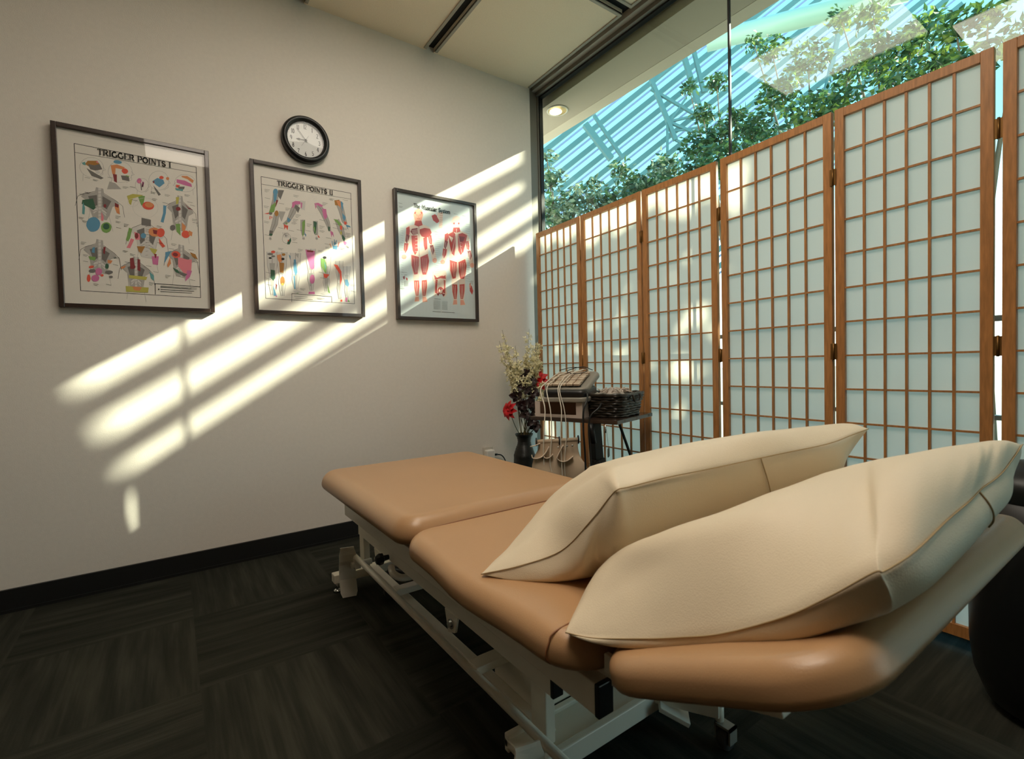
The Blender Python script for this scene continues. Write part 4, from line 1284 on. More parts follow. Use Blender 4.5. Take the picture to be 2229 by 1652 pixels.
TREES=[('pale leaved tree at the left edge of the window view', (2.116, 1.971, -0.03), [((1.916, 1.971, 2.435), 0.39), ((1.995, 1.925, 2.714), 0.34), ((1.815, 2.055, 2.832), 0.22), ((2.41, 1.636, 2.702), 0.28), ((1.873, 2.026, 3.168), 0.21), ((2.096, 1.863, 2.936), 0.25), ((2.312, 1.698, 2.536), 0.34), ((1.837, 2.061, 3.45), 0.12), ((2.501, 1.954, 3.18), 0.17)], '@(M_leaf3,M_leaf3,M_leaf)', 0.085, 1500), ('small leaved green tree behind the second and third screen panels', (3.148, 1.514, -0.03), [((2.948, 1.514, 2.983), 0.35), ((3.095, 1.415, 3.095), 0.29), ((2.938, 1.65, 3.197), 0.24), ((3.352, 0.997, 3.237), 0.28), ((2.51, 1.573, 2.924), 0.25), ((3.367, 1.48, 3.403), 0.3), ((2.876, 1.823, 3.418), 0.18), ((3.157, 1.123, 2.961), 0.28), ((2.324, 1.702, 2.873), 0.17)], '@(M_leaf,M_leaf,M_leaf3)', 0.085, 1700), ('dark green tree rising behind the glass joint of the window', (3.454, 0.575, -0.03), [((3.254, 0.575, 3.178), 0.37), ((3.724, 0.507, 3.632), 0.27), ((3.55, 0.872, 3.625), 0.25), ((3.362, 0.999, 3.518), 0.25), ((3.743, 0.745, 3.844), 0.22), ((3.606, 0.337, 3.378), 0.31), ((3.968, 1.332, 4.211), 0.2), ((4.185, 1.689, 4.81), 0.14), ((4.323, 1.347, 4.753), 0.19)], '@(M_leaf,)', 0.085, 1700), ('dense bushy tree rising behind the fourth screen panel', (3.593, -0.248, -0.03), [((3.393, -0.248, 3.335), 0.35), ((3.798, 0.222, 3.95), 0.31), ((3.63, -0.408, 3.516), 0.28), ((4.07, 0.045, 4.309), 0.29), ((4.554, 0.704, 4.928), 0.24), ((4.961, 1.169, 5.444), 0.16), ((4.453, -0.227, 4.193), 0.24)], '@(M_leaf,M_leaf,M_leaf2)', 0.085, 1500), ('bright green tree towering behind the fifth screen panel', (3.8760000000000003, -0.931, -0.03), [((3.676, -0.931, 3.421), 0.3), ((3.82, -0.777, 3.714), 0.27), ((4.13, -0.98, 4.11), 0.22), ((3.956, -0.618, 4.022), 0.26), ((4.014, -0.904, 3.978), 0.27), ((4.45, -0.452, 4.676), 0.23), ((3.968, -1.126, 3.671), 0.22), ((4.847, 0.016, 5.049), 0.2)], '@(M_leaf,M_leaf2)', 0.085, 1400), ('yellow green leafy tree at the right edge of the window view', (3.9690000000000003, -1.482, -0.03), [((3.769, -1.482, 3.46), 0.24), ((3.852, -1.283, 3.835), 0.21), ((3.814, -1.502, 3.813), 0.2), ((4.035, -1.661, 3.649), 0.18), ((3.839, -1.287, 3.464), 0.16)], '@(M_leaf2,M_leaf)', 0.09, 1300)]
GAPS=[(-3.81, 4.141, 0.1, 0.05), (-3.617, 4.148, 0.06, 0.05), (-4.158, 4.807, 0.13, 0.06), (-4.672, 4.808, 0.14, 0.07), (-4.524, 4.808, 0.1, 0.03), (-4.639, 4.246, 0.09, 0.05), (-4.562, 4.011, 0.1, 0.075), (-4.124, 4.104, 0.08, 0.035), (-4.846, 4.804, 0.06, 0.1), (-4.776, 4.786, 0.06, 0.09), (-3.514, 3.601, 0.06, 0.08), (-4.533, 3.818, 0.05, 0.04), (-3.812, 4.887, 0.07, 0.03)]  # holes left in the added leaves to throw sun patches on the paper
LIGHT1=6; FILL_LIGHT=8.5; SUN=10; SKY=2.6; EXPO=0.75
# ------------------------------------------------------------------ lettering (own slab-serif strokes)
# glyph: width, list of (weight, points); weight 1 thick, .45 thin; serif list (x,y,halfwidth)
def arc(cx,cy,rx,ry,a0,a1,n=8): return [(cx+rx*cos(radians(a0+(a1-a0)*i/n)),cy+ry*sin(radians(a0+(a1-a0)*i/n))) for i in range(n+1)]
GL={
'T':(.8,[(1,[(.4,0),(.4,1)]),(.5,[(.03,1),(.77,1)]),(.5,[(.05,1),(.05,.78)]),(.5,[(.75,1),(.75,.78)])],[(.4,0,.16)]),
'R':(.85,[(1,[(.15,0),(.15,1)]),(.5,[(.15,1),(.5,1)]),(.9,arc(.48,.76,.22,.24,90,-90)),(.5,[(.15,.52),(.5,.52)]),(1,[(.45,.5),(.75,0)])],[(.13,0,.15),(.08,1,.1),(.78,0,.1)]),
'I':(.4,[(1,[(.2,0),(.2,1)])],[(.2,0,.17),(.2,1,.17)]),
'G':(.92,[(1,arc(.45,.5,.38,.5,60,300,14)),(1,[(.78,.05),(.78,.42)])],[(.75,.42,.16),(.68,.84,.05)]),
'E':(.75,[(1,[(.15,0),(.15,1)]),(.5,[(.1,1),(.68,1),(.68,.8)]),(.5,[(.15,.5),(.5,.5)]),(.5,[(.1,0),(.7,0),(.7,.22)])],[(.12,0,.12),(.12,1,.12),(.5,.5,.02)]),
'P':(.78,[(1,[(.15,0),(.15,1)]),(.5,[(.15,1),(.5,1)]),(.9,arc(.48,.74,.22,.26,90,-90)),(.5,[(.15,.48),(.5,.48)])],[(.15,0,.16),(.08,1,.1)]),
'O':(.9,[(1,arc(.44,.5,.37,.5,0,360,20))],[]),
'N':(.9,[(.6,[(.15,0),(.15,1)]),(1,[(.15,1),(.72,0)]),(.6,[(.74,0),(.74,1)])],[(.15,0,.13),(.08,1,.12),(.74,1,.13)]),
'S':(.68,[(1,arc(.33,.74,.24,.26,20,270,10)[:]+arc(.33,.25,.26,.25,90,-160,10))],[(.56,.86,.03),(.08,.14,.03)]),
'M':(1.05,[(.5,[(.15,0),(.15,1)]),(1,[(.17,1),(.52,.1)]),(.5,[(.52,.1),(.86,1)]),(1,[(.88,0),(.88,1)])],[(.15,0,.12),(.08,1,.1),(.9,0,.14),(.95,1,.1)]),
'A':(.85,[(.6,[(.1,0),(.42,1)]),(1,[(.42,1),(.75,0)]),(.5,[(.22,.33),(.62,.33)])],[(.1,0,.1),(.75,0,.12)]),
'h':(.62,[(1,[(.12,0),(.12,1)]),(.9,arc(.32,.42,.18,.2,150,0,6)+[(.5,0)])],[(.12,0,.12),(.07,1,.07),(.5,0,.1)]),
'e':(.55,[(.9,arc(.27,.32,.22,.31,0,310,12)),(.5,[(.06,.34),(.49,.34)])],[]),
'u':(.62,[(1,[(.12,.62),(.12,.2)]+arc(.28,.18,.16,.17,180,300,5)),(1,[(.5,0),(.5,.62)])],[(.08,.62,.08),(.46,.62,.08),(.54,0,.07)]),
's':(.45,[(.9,arc(.22,.47,.14,.15,20,270,8)+arc(.22,.16,.16,.16,90,-160,8))],[]),
'c':(.5,[(.95,arc(.27,.31,.21,.31,45,315,12))],[]),
'l':(.3,[(1,[(.14,0),(.14,1)])],[(.14,0,.11),(.09,1,.08)]),
'a':(.55,[(.9,arc(.24,.16,.17,.16,60,360,12)),(1,[(.42,0),(.42,.42)]+arc(.26,.44,.16,.17,0,150,6))],[(.46,0,.06)]),
'r':(.45,[(1,[(.12,0),(.12,.62)]),(.8,arc(.3,.4,.18,.2,150,40,5))],[(.12,0,.12),(.07,.62,.07)]),
'y':(.6,[(1,[(.08,.62),(.3,.05)]),(.6,[(.52,.62),(.2,-.25),(.08,-.22)])],[(.08,.62,.09),(.52,.62,.08)]),
't':(.38,[(1,[(.16,.82),(.16,.12),(.3,.03)]),(.5,[(.02,.6),(.34,.6)])],[]),
'm':(.95,[(1,[(.12,0),(.12,.62)]),(.9,arc(.3,.42,.17,.2,150,0,6)+[(.47,0)]),(.9,arc(.64,.42,.17,.2,150,0,6)+[(.81,0)])],[(.12,0,.1),(.07,.62,.07),(.47,0,.09),(.81,0,.1)]),
'w':(.8,[(1,[(.06,.62),(.22,0)]),(.6,[(.22,0),(.38,.6)]),(1,[(.38,.6),(.54,0)]),(.6,[(.54,0),(.7,.62)])],[]),
'.':(.25,[(1.2,[(.1,0),(.1,.09)])],[]),' ':(.42,[],[]),
'1':(.4,[(1,[(.22,0),(.22,1)]),(.5,[(.22,1),(.08,.86)])],[(.22,0,.14)]),
'2':(.6,[(.8,arc(.28,.75,.2,.24,160,-40,9)+[(.08,.03)]),(.9,[(.06,.03),(.52,.03)])],[]),
'3':(.6,[(.8,arc(.27,.76,.18,.22,150,-90,9)),(.9,arc(.27,.28,.22,.27,90,-150,10))],[]),
'4':(.6,[(.9,[(.4,0),(.4,1)]),(.5,[(.4,1),(.04,.3),(.56,.3)])],[(.4,0,.12)]),
'5':(.6,[(.6,[(.5,.98),(.14,.98),(.1,.55)]),(.9,arc(.27,.3,.22,.29,125,-150,11))],[]),
'6':(.6,[(.9,arc(.29,.29,.21,.28,0,360,14)),(.8,arc(.4,.45,.33,.53,180,100,6))],[]),
'7':(.6,[(.7,[(.06,.8),(.08,.97),(.52,.97),(.3,.5),(.24,0)])],[]),
'8':(.6,[(.8,arc(.29,.76,.17,.22,0,360,14)),(.9,arc(.29,.27,.22,.27,0,360,14))],[]),
'9':(.6,[(.9,arc(.29,.7,.21,.28,0,360,14)),(.8,arc(.18,.55,.33,.53,0,-80,6))],[]),
'0':(.6,[(.95,arc(.29,.5,.2,.49,0,360,16))],[]),
}
def seg(m,O,U,V,pts,w,mt,smul=1):
    for (a,b) in zip(pts,pts[1:]):
        dx,dy=b[0]-a[0],b[1]-a[1]; L=sqrt(dx*dx+dy*dy)
        if L<1e-9: continue
        nx,ny=-dy/L*w/2,dx/L*w/2; ex,ey=dx/L*w*.3,dy/L*w*.3
        q=[(a[0]-ex+nx,a[1]-ey+ny),(a[0]-ex-nx,a[1]-ey-ny),(b[0]+ex-nx,b[1]+ey-ny),(b[0]+ex+nx,b[1]+ey+ny)]
        m.add([O+U*x+V*y for x,y in q],[(0,1,2,3)],mt)
def text(m,O,U,V,s,h,wd,mt,weight=.17,gap=.06,center=False):
    """O origin, U,V unit vectors in the plane, h cap height, wd horizontal stretch"""
    tot=sum((GL[c][0]+gap)*wd*h for c in s); x=-tot/2 if center else 0
    for c in s:
        w,st,se=GL[c]
        for (k,p) in st: seg(m,O,U,V,[(x+px*wd*h,py*h) for px,py in p],weight*h*k,mt)
        for (sx_,sy_,hw) in se: seg(m,O,U,V,[(x+(sx_-hw)*wd*h,sy_*h),(x+(sx_+hw)*wd*h,sy_*h)],weight*h*.42,mt)
        x+=(w+gap)*wd*h
    return tot
# ------------------------------------------------------------------ framed charts
INK=dict(k=sr(38,34,32),g=sr(172,166,160),d=sr(112,106,102),l=sr(206,200,194),b=sr(92,146,176),n=sr(122,160,84),G=sr(52,92,68),o=sr(216,138,88),r=sr(224,88,66),p=sr(226,128,140),m=sr(204,112,158),y=sr(186,176,84),w=sr(240,236,230),s=sr(226,160,138),R=sr(186,70,64),D=sr(132,44,48),c=sr(226,206,190),B=sr(190,206,206),t=sr(98,156,156),u=sr(168,116,52),a=sr(150,158,158))
IM={k:mat('ink_'+n,INK[k],.7) for k,n in dict(k='black',g='grey',d='dark_grey',l='light_grey',b='blue',n='green',G='dark_green',o='orange',r='red',p='rose',m='magenta',y='olive',w='white',s='skin',R='muscle',D='dark_red',c='cream',B='pale_blue',t='teal',u='brown',a='blue_grey').items()}
M_print=mat('white_print',sr(226,218,208),.6)
M_print3=mat('pale_blue_print',sr(206,216,216),.6,var=.05,vscale=3)
def chart(name,label,x0,z0,data,title,tpos,th,tw,paper,tilt):
    W,Hh=.527,.726; Yf=-.034
    t=thing(name,label,'picture',(x0+W/2,0,z0),'framed anatomy charts on the grey wall')
    m=MB(); fw=.0165
    X1=x0+W; Z1=z0+Hh
    for a,b in (((x0,z0),(x0+fw,Z1)),((X1-fw,z0),(X1,Z1)),((x0+fw,z0),(X1-fw,z0+fw)),((x0+fw,Z1-fw),(X1-fw,Z1))):
        m.box((a[0],-.001,a[1]),(b[0],Yf,b[1]),None,None,bev=.0015)
    m.build('frame',M_frame,t)
    Yp=-.018; O=Vector((x0,Yp,z0)); U=Vector((1,0,0)); V=Vector((0,0,1)); D=Vector((0,-1,0)); m=MB()
    m.add([O+U*fw+V*fw,O+U*(W-fw)+V*fw,O+U*(W-fw)+V*(Hh-fw),O+U*fw+V*(Hh-fw)],[(0,1,2,3)],paper)
    for n,line in enumerate(data.split('\n')):
        k,rest=line.split(' ',1); pts=[tuple(float(c)/1000 for c in p.split(',')) for p in rest.split()]
        pts=[(min(max(x,fw+.002),W-fw-.002),min(max(z,fw+.002),Hh-fw-.002)) for x,z in pts]
        OO=O+D*(.0002+n*.0000045)
        if k[0]=='P': m.add([OO+U*x+V*z for x,z in pts],[list(range(len(pts)))],IM[k[1]])
        else: seg(m,OO,U,V,pts,float(k[2:])*.0011,IM[k[1]])
    a,b=tpos; U2=Vector((cos(tilt),0,sin(tilt))); V2=Vector((-sin(tilt),0,cos(tilt)))
    text(m,O+D*.0035+U*a+V*b,U2,V2,title,th,tw,IM['k'],.185)
    m.build('printed_chart',None,t,fix=False)
    m=MB(); m.add([Vector((x0+fw,-.028,z0+fw)),Vector((X1-fw,-.028,z0+fw)),Vector((X1-fw,-.028,Z1-fw)),Vector((x0+fw,-.028,Z1-fw))],[(0,1,2,3)]); m.build('glazing',M_pglass,t)
chart('framed_chart','dark framed trigger point chart of heads and torsos, leftmost on the wall',-2.3875,1.172,CHART1,'TRIGGER POINTS I',(.138,.630),.0215,.95,M_print,-.014)
chart('framed_chart','dark framed trigger point chart of arms and legs, hanging below the clock',-1.6965,1.177,CHART2,'TRIGGER POINTS II',(.118,.6265),.0215,.98,M_print,-.002)
chart('framed_chart','dark framed chart of two red muscular figures, nearest the flower vase',-.985,1.1735,CHART3,'The Muscular System',(.118,.640),.0225,.86,M_print3,-.01)
# ------------------------------------------------------------------ clock
cx,cz=-1.4385,2.054
ck=thing('wall_clock','round black rimmed wall clock above the middle chart','clock',(cx,0,cz-.115))
MC=Matrix(((1,0,0,cx),(0,0,1,0),(0,1,0,cz),(0,0,0,1)))  # lathe z -> world y
def cl(prof): return [(r,-y) for r,y in prof]
m=MB(); m.lathe(cl([(.113,0),(.1145,.02),(.112,.034),(.103,.043),(.094,.040),(.087,.028),(.0855,.016)]),(0,0,0),None,56,MC); m.build('rim',M_blk,ck)
m=MB(); m.lathe(cl([(.086,.014),(.0001,.014)]),(0,0,0),mat('clock_face',sr(226,224,222),.5),48,MC)
D=Vector((0,-1,0))
for h in range(1,13):
    a=radians(90-30*h); c=Vector((cx+.067*cos(a),-.0146,cz+.067*sin(a)-.0105)); text(m,c,Vector((1,0,0)),Vector((0,0,1)),str(h),.021,.72,IM['k'],.13,.04,True)
for k in range(60):
    a=radians(6*k); r1=.081; r2=.083; seg(m,Vector((cx,-.0146,cz)),Vector((1,0,0)),Vector((0,0,1)),[(r1*cos(a),r1*sin(a)),(r2*cos(a),r2*sin(a))],.001,IM['d'])
m.build('dial',None,ck,fix=False)
def hand(nm,ang,L,w,y,tail,mt):
    a=radians(ang); u=Vector((cos(a),0,sin(a))); v=Vector((-sin(a),0,cos(a))); O=Vector((cx,y,cz)); m=MB()
    pts=[O-u*tail+v*w*.5,O-u*tail-v*w*.5,O+u*L*.5-v*w*.5,O+u*L*.68-v*w*1.6,O+u*L,O+u*L*.68+v*w*1.6,O+u*L*.5+v*w*.5]
    if nm!='hour_hand': pts=[O-u*tail+v*w*.5,O-u*tail-v*w*.5,O+u*L-v*w*.3,O+u*L+v*w*.3]
    dd=D*.0008; n=len(pts); m.add(pts+[p+dd for p in pts],[list(range(n)),list(range(n,2*n))[::-1]]+[(i,(i+1)%n,n+(i+1)%n,n+i) for i in range(n)]); m.build(nm,mt,ck)
M_hand=mat('clock_hand',sr(70,66,64),.4)
hand('hour_hand',181,.045,.0035,-.0165,.008,M_hand); hand('minute_hand',127,.062,.0022,-.0185,.012,M_hand); hand('second_hand',238,.040,.001,-.0205,.026,M_hand)
m=MB(); m.lathe([(.0001,-.024),(.004,-.023),(.0045,-.016)],(0,0,0),None,16,MC); m.build('centre_cap',M_hand,ck)
m=MB(); m.lathe([(.0001,-.027),(.086,-.0262)],(0,0,0),None,48,MC); m.build('lens',M_pglass,ck)
# ------------------------------------------------------------------ outlet adapter and cord
t=thing('power_adapter','white plug-in power adapter on the wall behind the table','adapter',(-.399,0,.30))
m=MB(); m.box((-.43,-.002,.295),(-.37,-.042,.37),None,None,bev=.008); m.build('housing',mat('white_plastic',sr(232,228,220),.35),t)
m=MB(); m.box((-.437,-.0,.265),(-.363,-.005,.385),None,None,bev=.001); m.build('wall_plate',mat('plate_plastic',sr(200,192,180),.4),t)
m=MB(); m.tube(cr([(-.37,-.025,.335),(-.35,-.027,.335),(-.31,-.03,.322),(-.285,-.035,.27),(-.275,-.04,.15),(-.26,-.05,.02),(-.2,-.09,.006)],6),.004,None,8); m.tube([(-.372,-.025,.335),(-.345,-.026,.335)],.007,None,10)
tag(m.build('adapter_cord',M_blk),'black cord running from the white adapter down to the floor','cord')
# ------------------------------------------------------------------ treatment table
TB=thing('treatment_table','low tan vinyl treatment table with white steel hi-lo frame','treatment table',(-1.24,-1.5,0))
def pad(outline,z0,z1,r,crown,M=None,n=5,sag=None):
    """outline: closed ccw list of (x,y)"""
    cx=sum(p[0] for p in outline)/len(outline); cy=sum(p[1] for p in outline)/len(outline)
    def inset(d):
        o=[]; k=len(outline)
        for i in range(k):
            a=Vector(outline[i-1]); c=Vector(outline[(i+1)%k]); t=(c-a).normalized(); nn=Vector((-t.y,t.x)); p=Vector(outline[i])+nn*d; o.append(p)
        return o
    L=[]
    h=z1-z0
    rb=min(r*.5,h*.4)
    for i in range(n+1):
        a=pi/2*i/n; L.append([(p.x,p.y,z0+rb-rb*cos(a)) for p in inset(rb*(1-sin(a)))])
    for i in range(1,n*2+1):
        a=pi/2*i/(n*2); L.append([(p.x,p.y,z1-r+r*sin(a)) for p in inset(r*(1-cos(a)))])
    b0=inset(r)
    for k in (.97,.9,.75,.55,.3,.1):
        L.append([(cx+(p.x-cx)*k,cy+(p.y-cy)*k,z1+crown*(1-k*k)) for p in b0])
    L=[[Vector(p) for p in l] for l in L]
    if M: L=[[M@p for p in l] for l in L]
    return L
def outl(pts,k=5): return [(p.x,p.y) for p in cr([(x,y,0) for x,y in pts],k,True)]
# foot pad (far end)
o=rrect(-1.580,-.888,-1.478,-.632,.07,8)
o2=[(x,y) for x,y in o]
def dens(o,step=.05):
    r=[]
    for i in range(len(o)):
        a=Vector(o[i]); b=Vector(o[(i+1)%len(o)]); k=max(1,int((b-a).length/step))
        for j in range(k): r.append(tuple(a+(b-a)*j/k))
    return r
m=MB(); m.loops(pad(dens(o),.436,.510,.05,.004)); m.build('foot_pad',M_tan,TB)
# middle pad
o=rrect(-1.580,-.893,-2.118,-1.460,.085,8)
o=dens(o)
def waist(x,y):
    if x<-1.5: x-= .016*math.exp(-((y+1.80)/.12)**2)
    return (x,y)
o=[waist(*p) for p in o]
m=MB(); m.loops(pad(o,.428,.484,.032,.004)); mp_=m.build('middle_pad',M_tan,TB)
m=MB(); m.tube([(x,y,.482) for x,y in []] or cr([(-1.577,-1.60,.462),(-1.562,-1.530,.470),(-1.525,-1.488,.476),(-1.46,-1.476,.480),(-1.24,-1.474,.481),(-1.0,-1.475,.480),(-.93,-1.49,.474)],6),.0022,None,6)
m.build('piping',M_tanseam,mp_); m=MB(); m.tube(cr([(-1.572,-2.055,.434),(-1.5815,-2.055,.448),(-1.575,-2.055,.466),(-1.55,-2.055,.483),(-1.4,-2.055,.4865)],6),.0016,None,6); m.build('piping',M_tanseam,mp_)
# head pad, tilted up towards the near end
def tiltM(y0,z0,ang): 
    return Matrix.Translation((0,y0,z0))@Matrix.Rotation(-ang,4,'X')@Matrix.Translation((0,-y0,-z0))
TH=radians(25.2)
MT=Matrix.Translation((0,-2.143,.432))@Matrix.Rotation(-TH,4,'X')
o=dens(rrect(-1.577,-.800,-.365,0.0,.095,8),.04)
o=[(x,y) for x,y in o]
m=MB(); m.loops(pad(o,0,.047,.026,.003,MT)); m.build('head_pad',M_tan,TB)
# upper frame
def sq(m,a,b,w,h,mt=None,bev=.002):
    a=Vector(a);b=Vector(b);d=b-a;L=d.length;d.normalize(); up=Vector((0,0,1)) if abs(d.z)<.95 else Vector((0,1,0)); s=d.cross(up).normalized(); u=s.cross(d)
    M=Matrix(((d.x,s.x,u.x,a.x),(d.y,s.y,u.y,a.y),(d.z,s.z,u.z,a.z),(0,0,0,1))); m.box((0,-w/2,-h/2),(L,w/2,h/2),mt,M,bev)
for x,nm in ((-1.512,1),(-.968,1)):
    m=MB(); sq(m,(x,-.80,.385),(x,-2.105,.385),.030,.05); cb=m.build('pad_carrier',M_white,TB)
    m=MB(); sq(m,(x,-2.104,.385),(x,-2.114,.385),.032,.052); m.build('end_cap',M_blk,cb)
m=MB()
for y in (-.86,-1.2,-1.56,-1.9): sq(m,(-1.5,y,.395),(-.98,y,.395),.03,.03)
m.box((-1.46,-1.42,.408),(-1.02,-.72,.44)); m.box((-1.5,-2.12,.402),(-.99,-1.56,.42)); m.build('pad_support',M_white,TB)
m=MB(); sq(m,(-1.47,-2.06,.405),(-1.47,-2.36,.500),.026,.026); sq(m,(-.99,-2.06,.405),(-.99,-2.36,.500),.026,.026); sq(m,(-1.47,-2.26,.465),(-.99,-2.26,.465),.026,.02); sq(m,(-1.515,-2.118,.447),(-1.515,-2.150,.447),.010,.03); m.build('head_pad_arm',M_white,TB)
# lower frame
XR=-1.405
for x in (XR,-.985):
    m=MB(); sq(m,(x,-.60,.235),(x,-1.862,.235),.026,.05); rl_=m.build('side_rail',M_white,TB)
    m=MB(); sq(m,(x,-1.860,.235),(x,-1.870,.235),.028,.052); m.build('end_cap',M_blk,rl_)
    for y in (-.635,-1.815):
        m=MB(); m.box((x-.012,y-.026,.09),(x+.014,y+.026,.212),None,None,bev=.003); m.build('leg_post',M_white,TB)
for yy in (-.645,-1.185,-1.825):
    m=MB(); m.box((-1.39,yy-.015,.215),(-1.0,yy+.015,.255),None,None,bev=.002); m.build('cross_member',M_white,TB)
m=MB(); sq(m,(-1.36,-.75,.25),(-1.36,-1.55,.37),.02,.045); sq(m,(-1.03,-.75,.25),(-1.03,-1.55,.37),.02,.045); sq(m,(-1.36,-.9,.37),(-1.36,-1.7,.25),.02,.04); sq(m,(-1.03,-.9,.37),(-1.03,-1.7,.25),.02,.04); m.build('lifting_arm',M_white,TB)
m=MB(); m.tube([(-1.16,-1.0,.2),(-1.16,-1.45,.33)],.022,M_blk,14); m.tube([(-1.16,-1.45,.33),(-1.16,-1.6,.37)],.01,M_chrome,12); m.box((-1.21,-.98,.16),(-1.11,-.86,.25),M_blk,None,.008); m.build('lift_actuator',None,TB)
for y in (-.615,):
    m=MB(); m.box((-1.530,y-.022,.04),(-.93,y+.022,.075),None,None,bev=.003); m.build('base_crossbar',M_white,TB)
m=MB(); m.box((-1.46,-1.865,.055),(-.99,-1.745,.075),None,None,bev=.003); m.box((-1.46,-1.868,.045),(-.99,-1.850,.092),None,None,bev=.003); m.box((-1.46,-1.76,.045),(-.99,-1.745,.085),None,None,bev=.003); m.build('base_crossbar',M_white,TB)
for x in (-1.37,-1.02):
    m=MB(); m.box((x-.015,-1.80,.045),(x+.015,-.62,.08),None,None,bev=.003); m.build('base_rail',M_white,TB)
m=MB(); sq(m,(-1.41,-.97,.10),(-1.25,-.97,.10),.04,.022); m.build('bar_bracket',M_white,TB); m=MB(); sq(m,(-1.455,-1.60,.155),(-1.25,-1.60,.155),.045,.02); m.build('bar_bracket',M_white,TB)
# small brackets with bolts under the rail
for y in (-.83,-1.42):
    m=MB(); a=[(XR-.016,y+.03,.212),(XR-.016,y-.045,.212),(XR-.016,y-.03,.165),(XR-.016,y+.012,.15)]; b=[(p[0]+.006,p[1],p[2]) for p in a]
    m.add(a+b,[(0,1,2,3),(7,6,5,4),(0,4,5,1),(1,5,6,2),(2,6,7,3),(3,7,4,0)]); bk=m.build('hinge_bracket',M_white,TB)
    m=MB(); m.tube([(XR-.026,y-.008,.182),(XR-.006,y-.008,.182)],.009,None,6,smooth=False); m.tube([(XR-.019,y-.008,.182),(XR-.015,y-.008,.182)],.014,None,16); m.build('bolt',M_chrome,bk)
# locking knobs
m=MB(); Mk=Matrix.Translation((-1.425,-.965,.228))@Matrix.Rotation(-pi/2,4,'Y'); m.lathe([(.001,0),(.009,0),(.010,.018),(.019,.022),(.021,.036),(.014,.046),(.001,.048)],(0,0,0),None,7,Mk,smooth=False); m.build('locking_knob',M_blk,TB)
m=MB(); m.tube([(-1.40,-.90,.155),(-1.33,-.98,.15),(-1.27,-1.05,.16)],.016,None,10); m.build('cable_grommet',M_blk,TB)
m=MB(); m.tube(cr([(-1.43,-1.0,.205),(-1.44,-1.045,.20),(-1.42,-1.075,.19),(-1.36,-1.07,.185),(-1.3,-1.03,.185)],5),.012,None,10); m.build('release_lever',M_white,TB)
# foot bar with pedals
m=MB(); m.tube([(-1.458,-.655,.150),(-1.458,-.665,.15),(-1.458,-2.02,.150)],.0105,None,14); fb=m.build('foot_bar',M_white,TB)
m=MB(); m.tube([(-1.480,-.70,.125),(-1.40,-.70,.125)],.012,None,12); m.box((-1.470,-.712,.11),(-1.446,-.688,.15)); m.build('axle',M_white,fb)
def pedal(c,s):
    m=MB(); w=.031; rows=[]
    prof=[(.0,.098),(.003,.092),(.006,.07),(.006,.045),(0,.03),(-.004,.0),(-.004,-.03),(.002,-.05),(.010,-.078),(.014,-.095)]
    for dx,(off) in ((0,0),(.004,1)):
        r=[]
        for (ox,oz) in prof:
            k=1 if abs(oz)<.085 else .8
            r.append([Vector((c[0]-w*k, c[1]+ox*s+ (.004 if off else 0), c[2]+oz)),Vector((c[0]+w*k, c[1]+ox*s+(.004 if off else 0)-.012, c[2]+oz))])
        rows.append(r)
    f=rows[0]; b=rows[1]; L=[[f[i][0],f[i][1],b[i][1],b[i][0]] for i in range(len(prof))]
    m.loops(L,None,False); m.build('foot_pedal',M_white,fb)
pedal((-1.488,-.672,.095),-1); pedal((-1.512,-1.900,.085),-1)
# casters
def caster(x,y,r,lean=0):
    m=MB(); MM=Matrix.Translation((x,y,r))@Matrix.Rotation(pi/2,4,'X')
    m.lathe([(r*.35,-.012),(r*.9,-.012),(r,-.006),(r,.006),(r*.9,.012),(r*.35,.012)],(0,0,0),mat('caster_rubber',sr(60,60,58),.6),24,MM)
    m.lathe([(.001,-.014),(r*.36,-.014)],(0,0,0),M_chrome,16,MM); m.lathe([(.001,.014),(r*.36,.014)],(0,0,0),M_chrome,16,MM)
    m.box((x-.014,y-.02,r*.9),(x+.014,y-.0155,r*2+.01),M_grey); m.box((x-.014,y+.0155,r*.9),(x+.014,y+.02,r*2+.01),M_grey); m.box((x-.014,y-.02,r*2+.004),(x+.014,y+.02,r*2+.01),M_grey)
    m.build('caster',None,TB)
caster(-1.36,-.80,.028); caster(-1.0,-.80,.028); caster(-1.015,-2.0,.024); caster(-1.36,-1.78,.022)
m=MB(); m.tube([(-1.515,-.617,0.0),(-1.515,-.617,.045)],.006,M_chrome,10); m.lathe([(.001,0),(.016,.001),(.014,.010),(.006,.014)],(-1.515,-.617,0),M_chrome,20)
m.build('levelling_foot',None,TB); m=MB(); m.tube([(-.945,-.617,0.0),(-.945,-.617,.06)],.006,M_chrome,10); m.lathe([(.001,0),(.016,.001),(.014,.010),(.006,.014)],(-.945,-.617,0),M_chrome,20); m.build('levelling_foot',None,TB)
# outrigger at the near right corner
m=MB(); sq(m,(-1.09,-1.86,.085),(-1.015,-1.985,.085),.035,.03); sq(m,(-1.10,-1.88,.075),(-1.055,-1.93,.045),.05,.012); m.tube([(-1.015,-1.985,.05),(-1.015,-1.985,.105)],.010,None,12); m.build('outrigger',M_white,TB)
# control box with the maker's sticker
m=MB(); m.box((-1.36,-1.74,.08),(-1.2,-1.55,.20),None,None,bev=.004); cbx=m.build('control_box',M_white,TB)
m=MB(); O=Vector((-1.262,-1.7405,.118)); text(m,O+Vector((0,0,.030)),Vector((1,0,0)),Vector((0,0,1)),'A',.026,1.0,IM['k'],.24); seg(m,O,Vector((1,0,0)),Vector((0,0,1)),[(0,.022),(.045,.022)],.003,IM['r']); text(m,O,Vector((1,0,0)),Vector((0,0,1)),'www.',.018,.8,IM['k'],.2); m.build('sticker',None,cbx,fix=False)
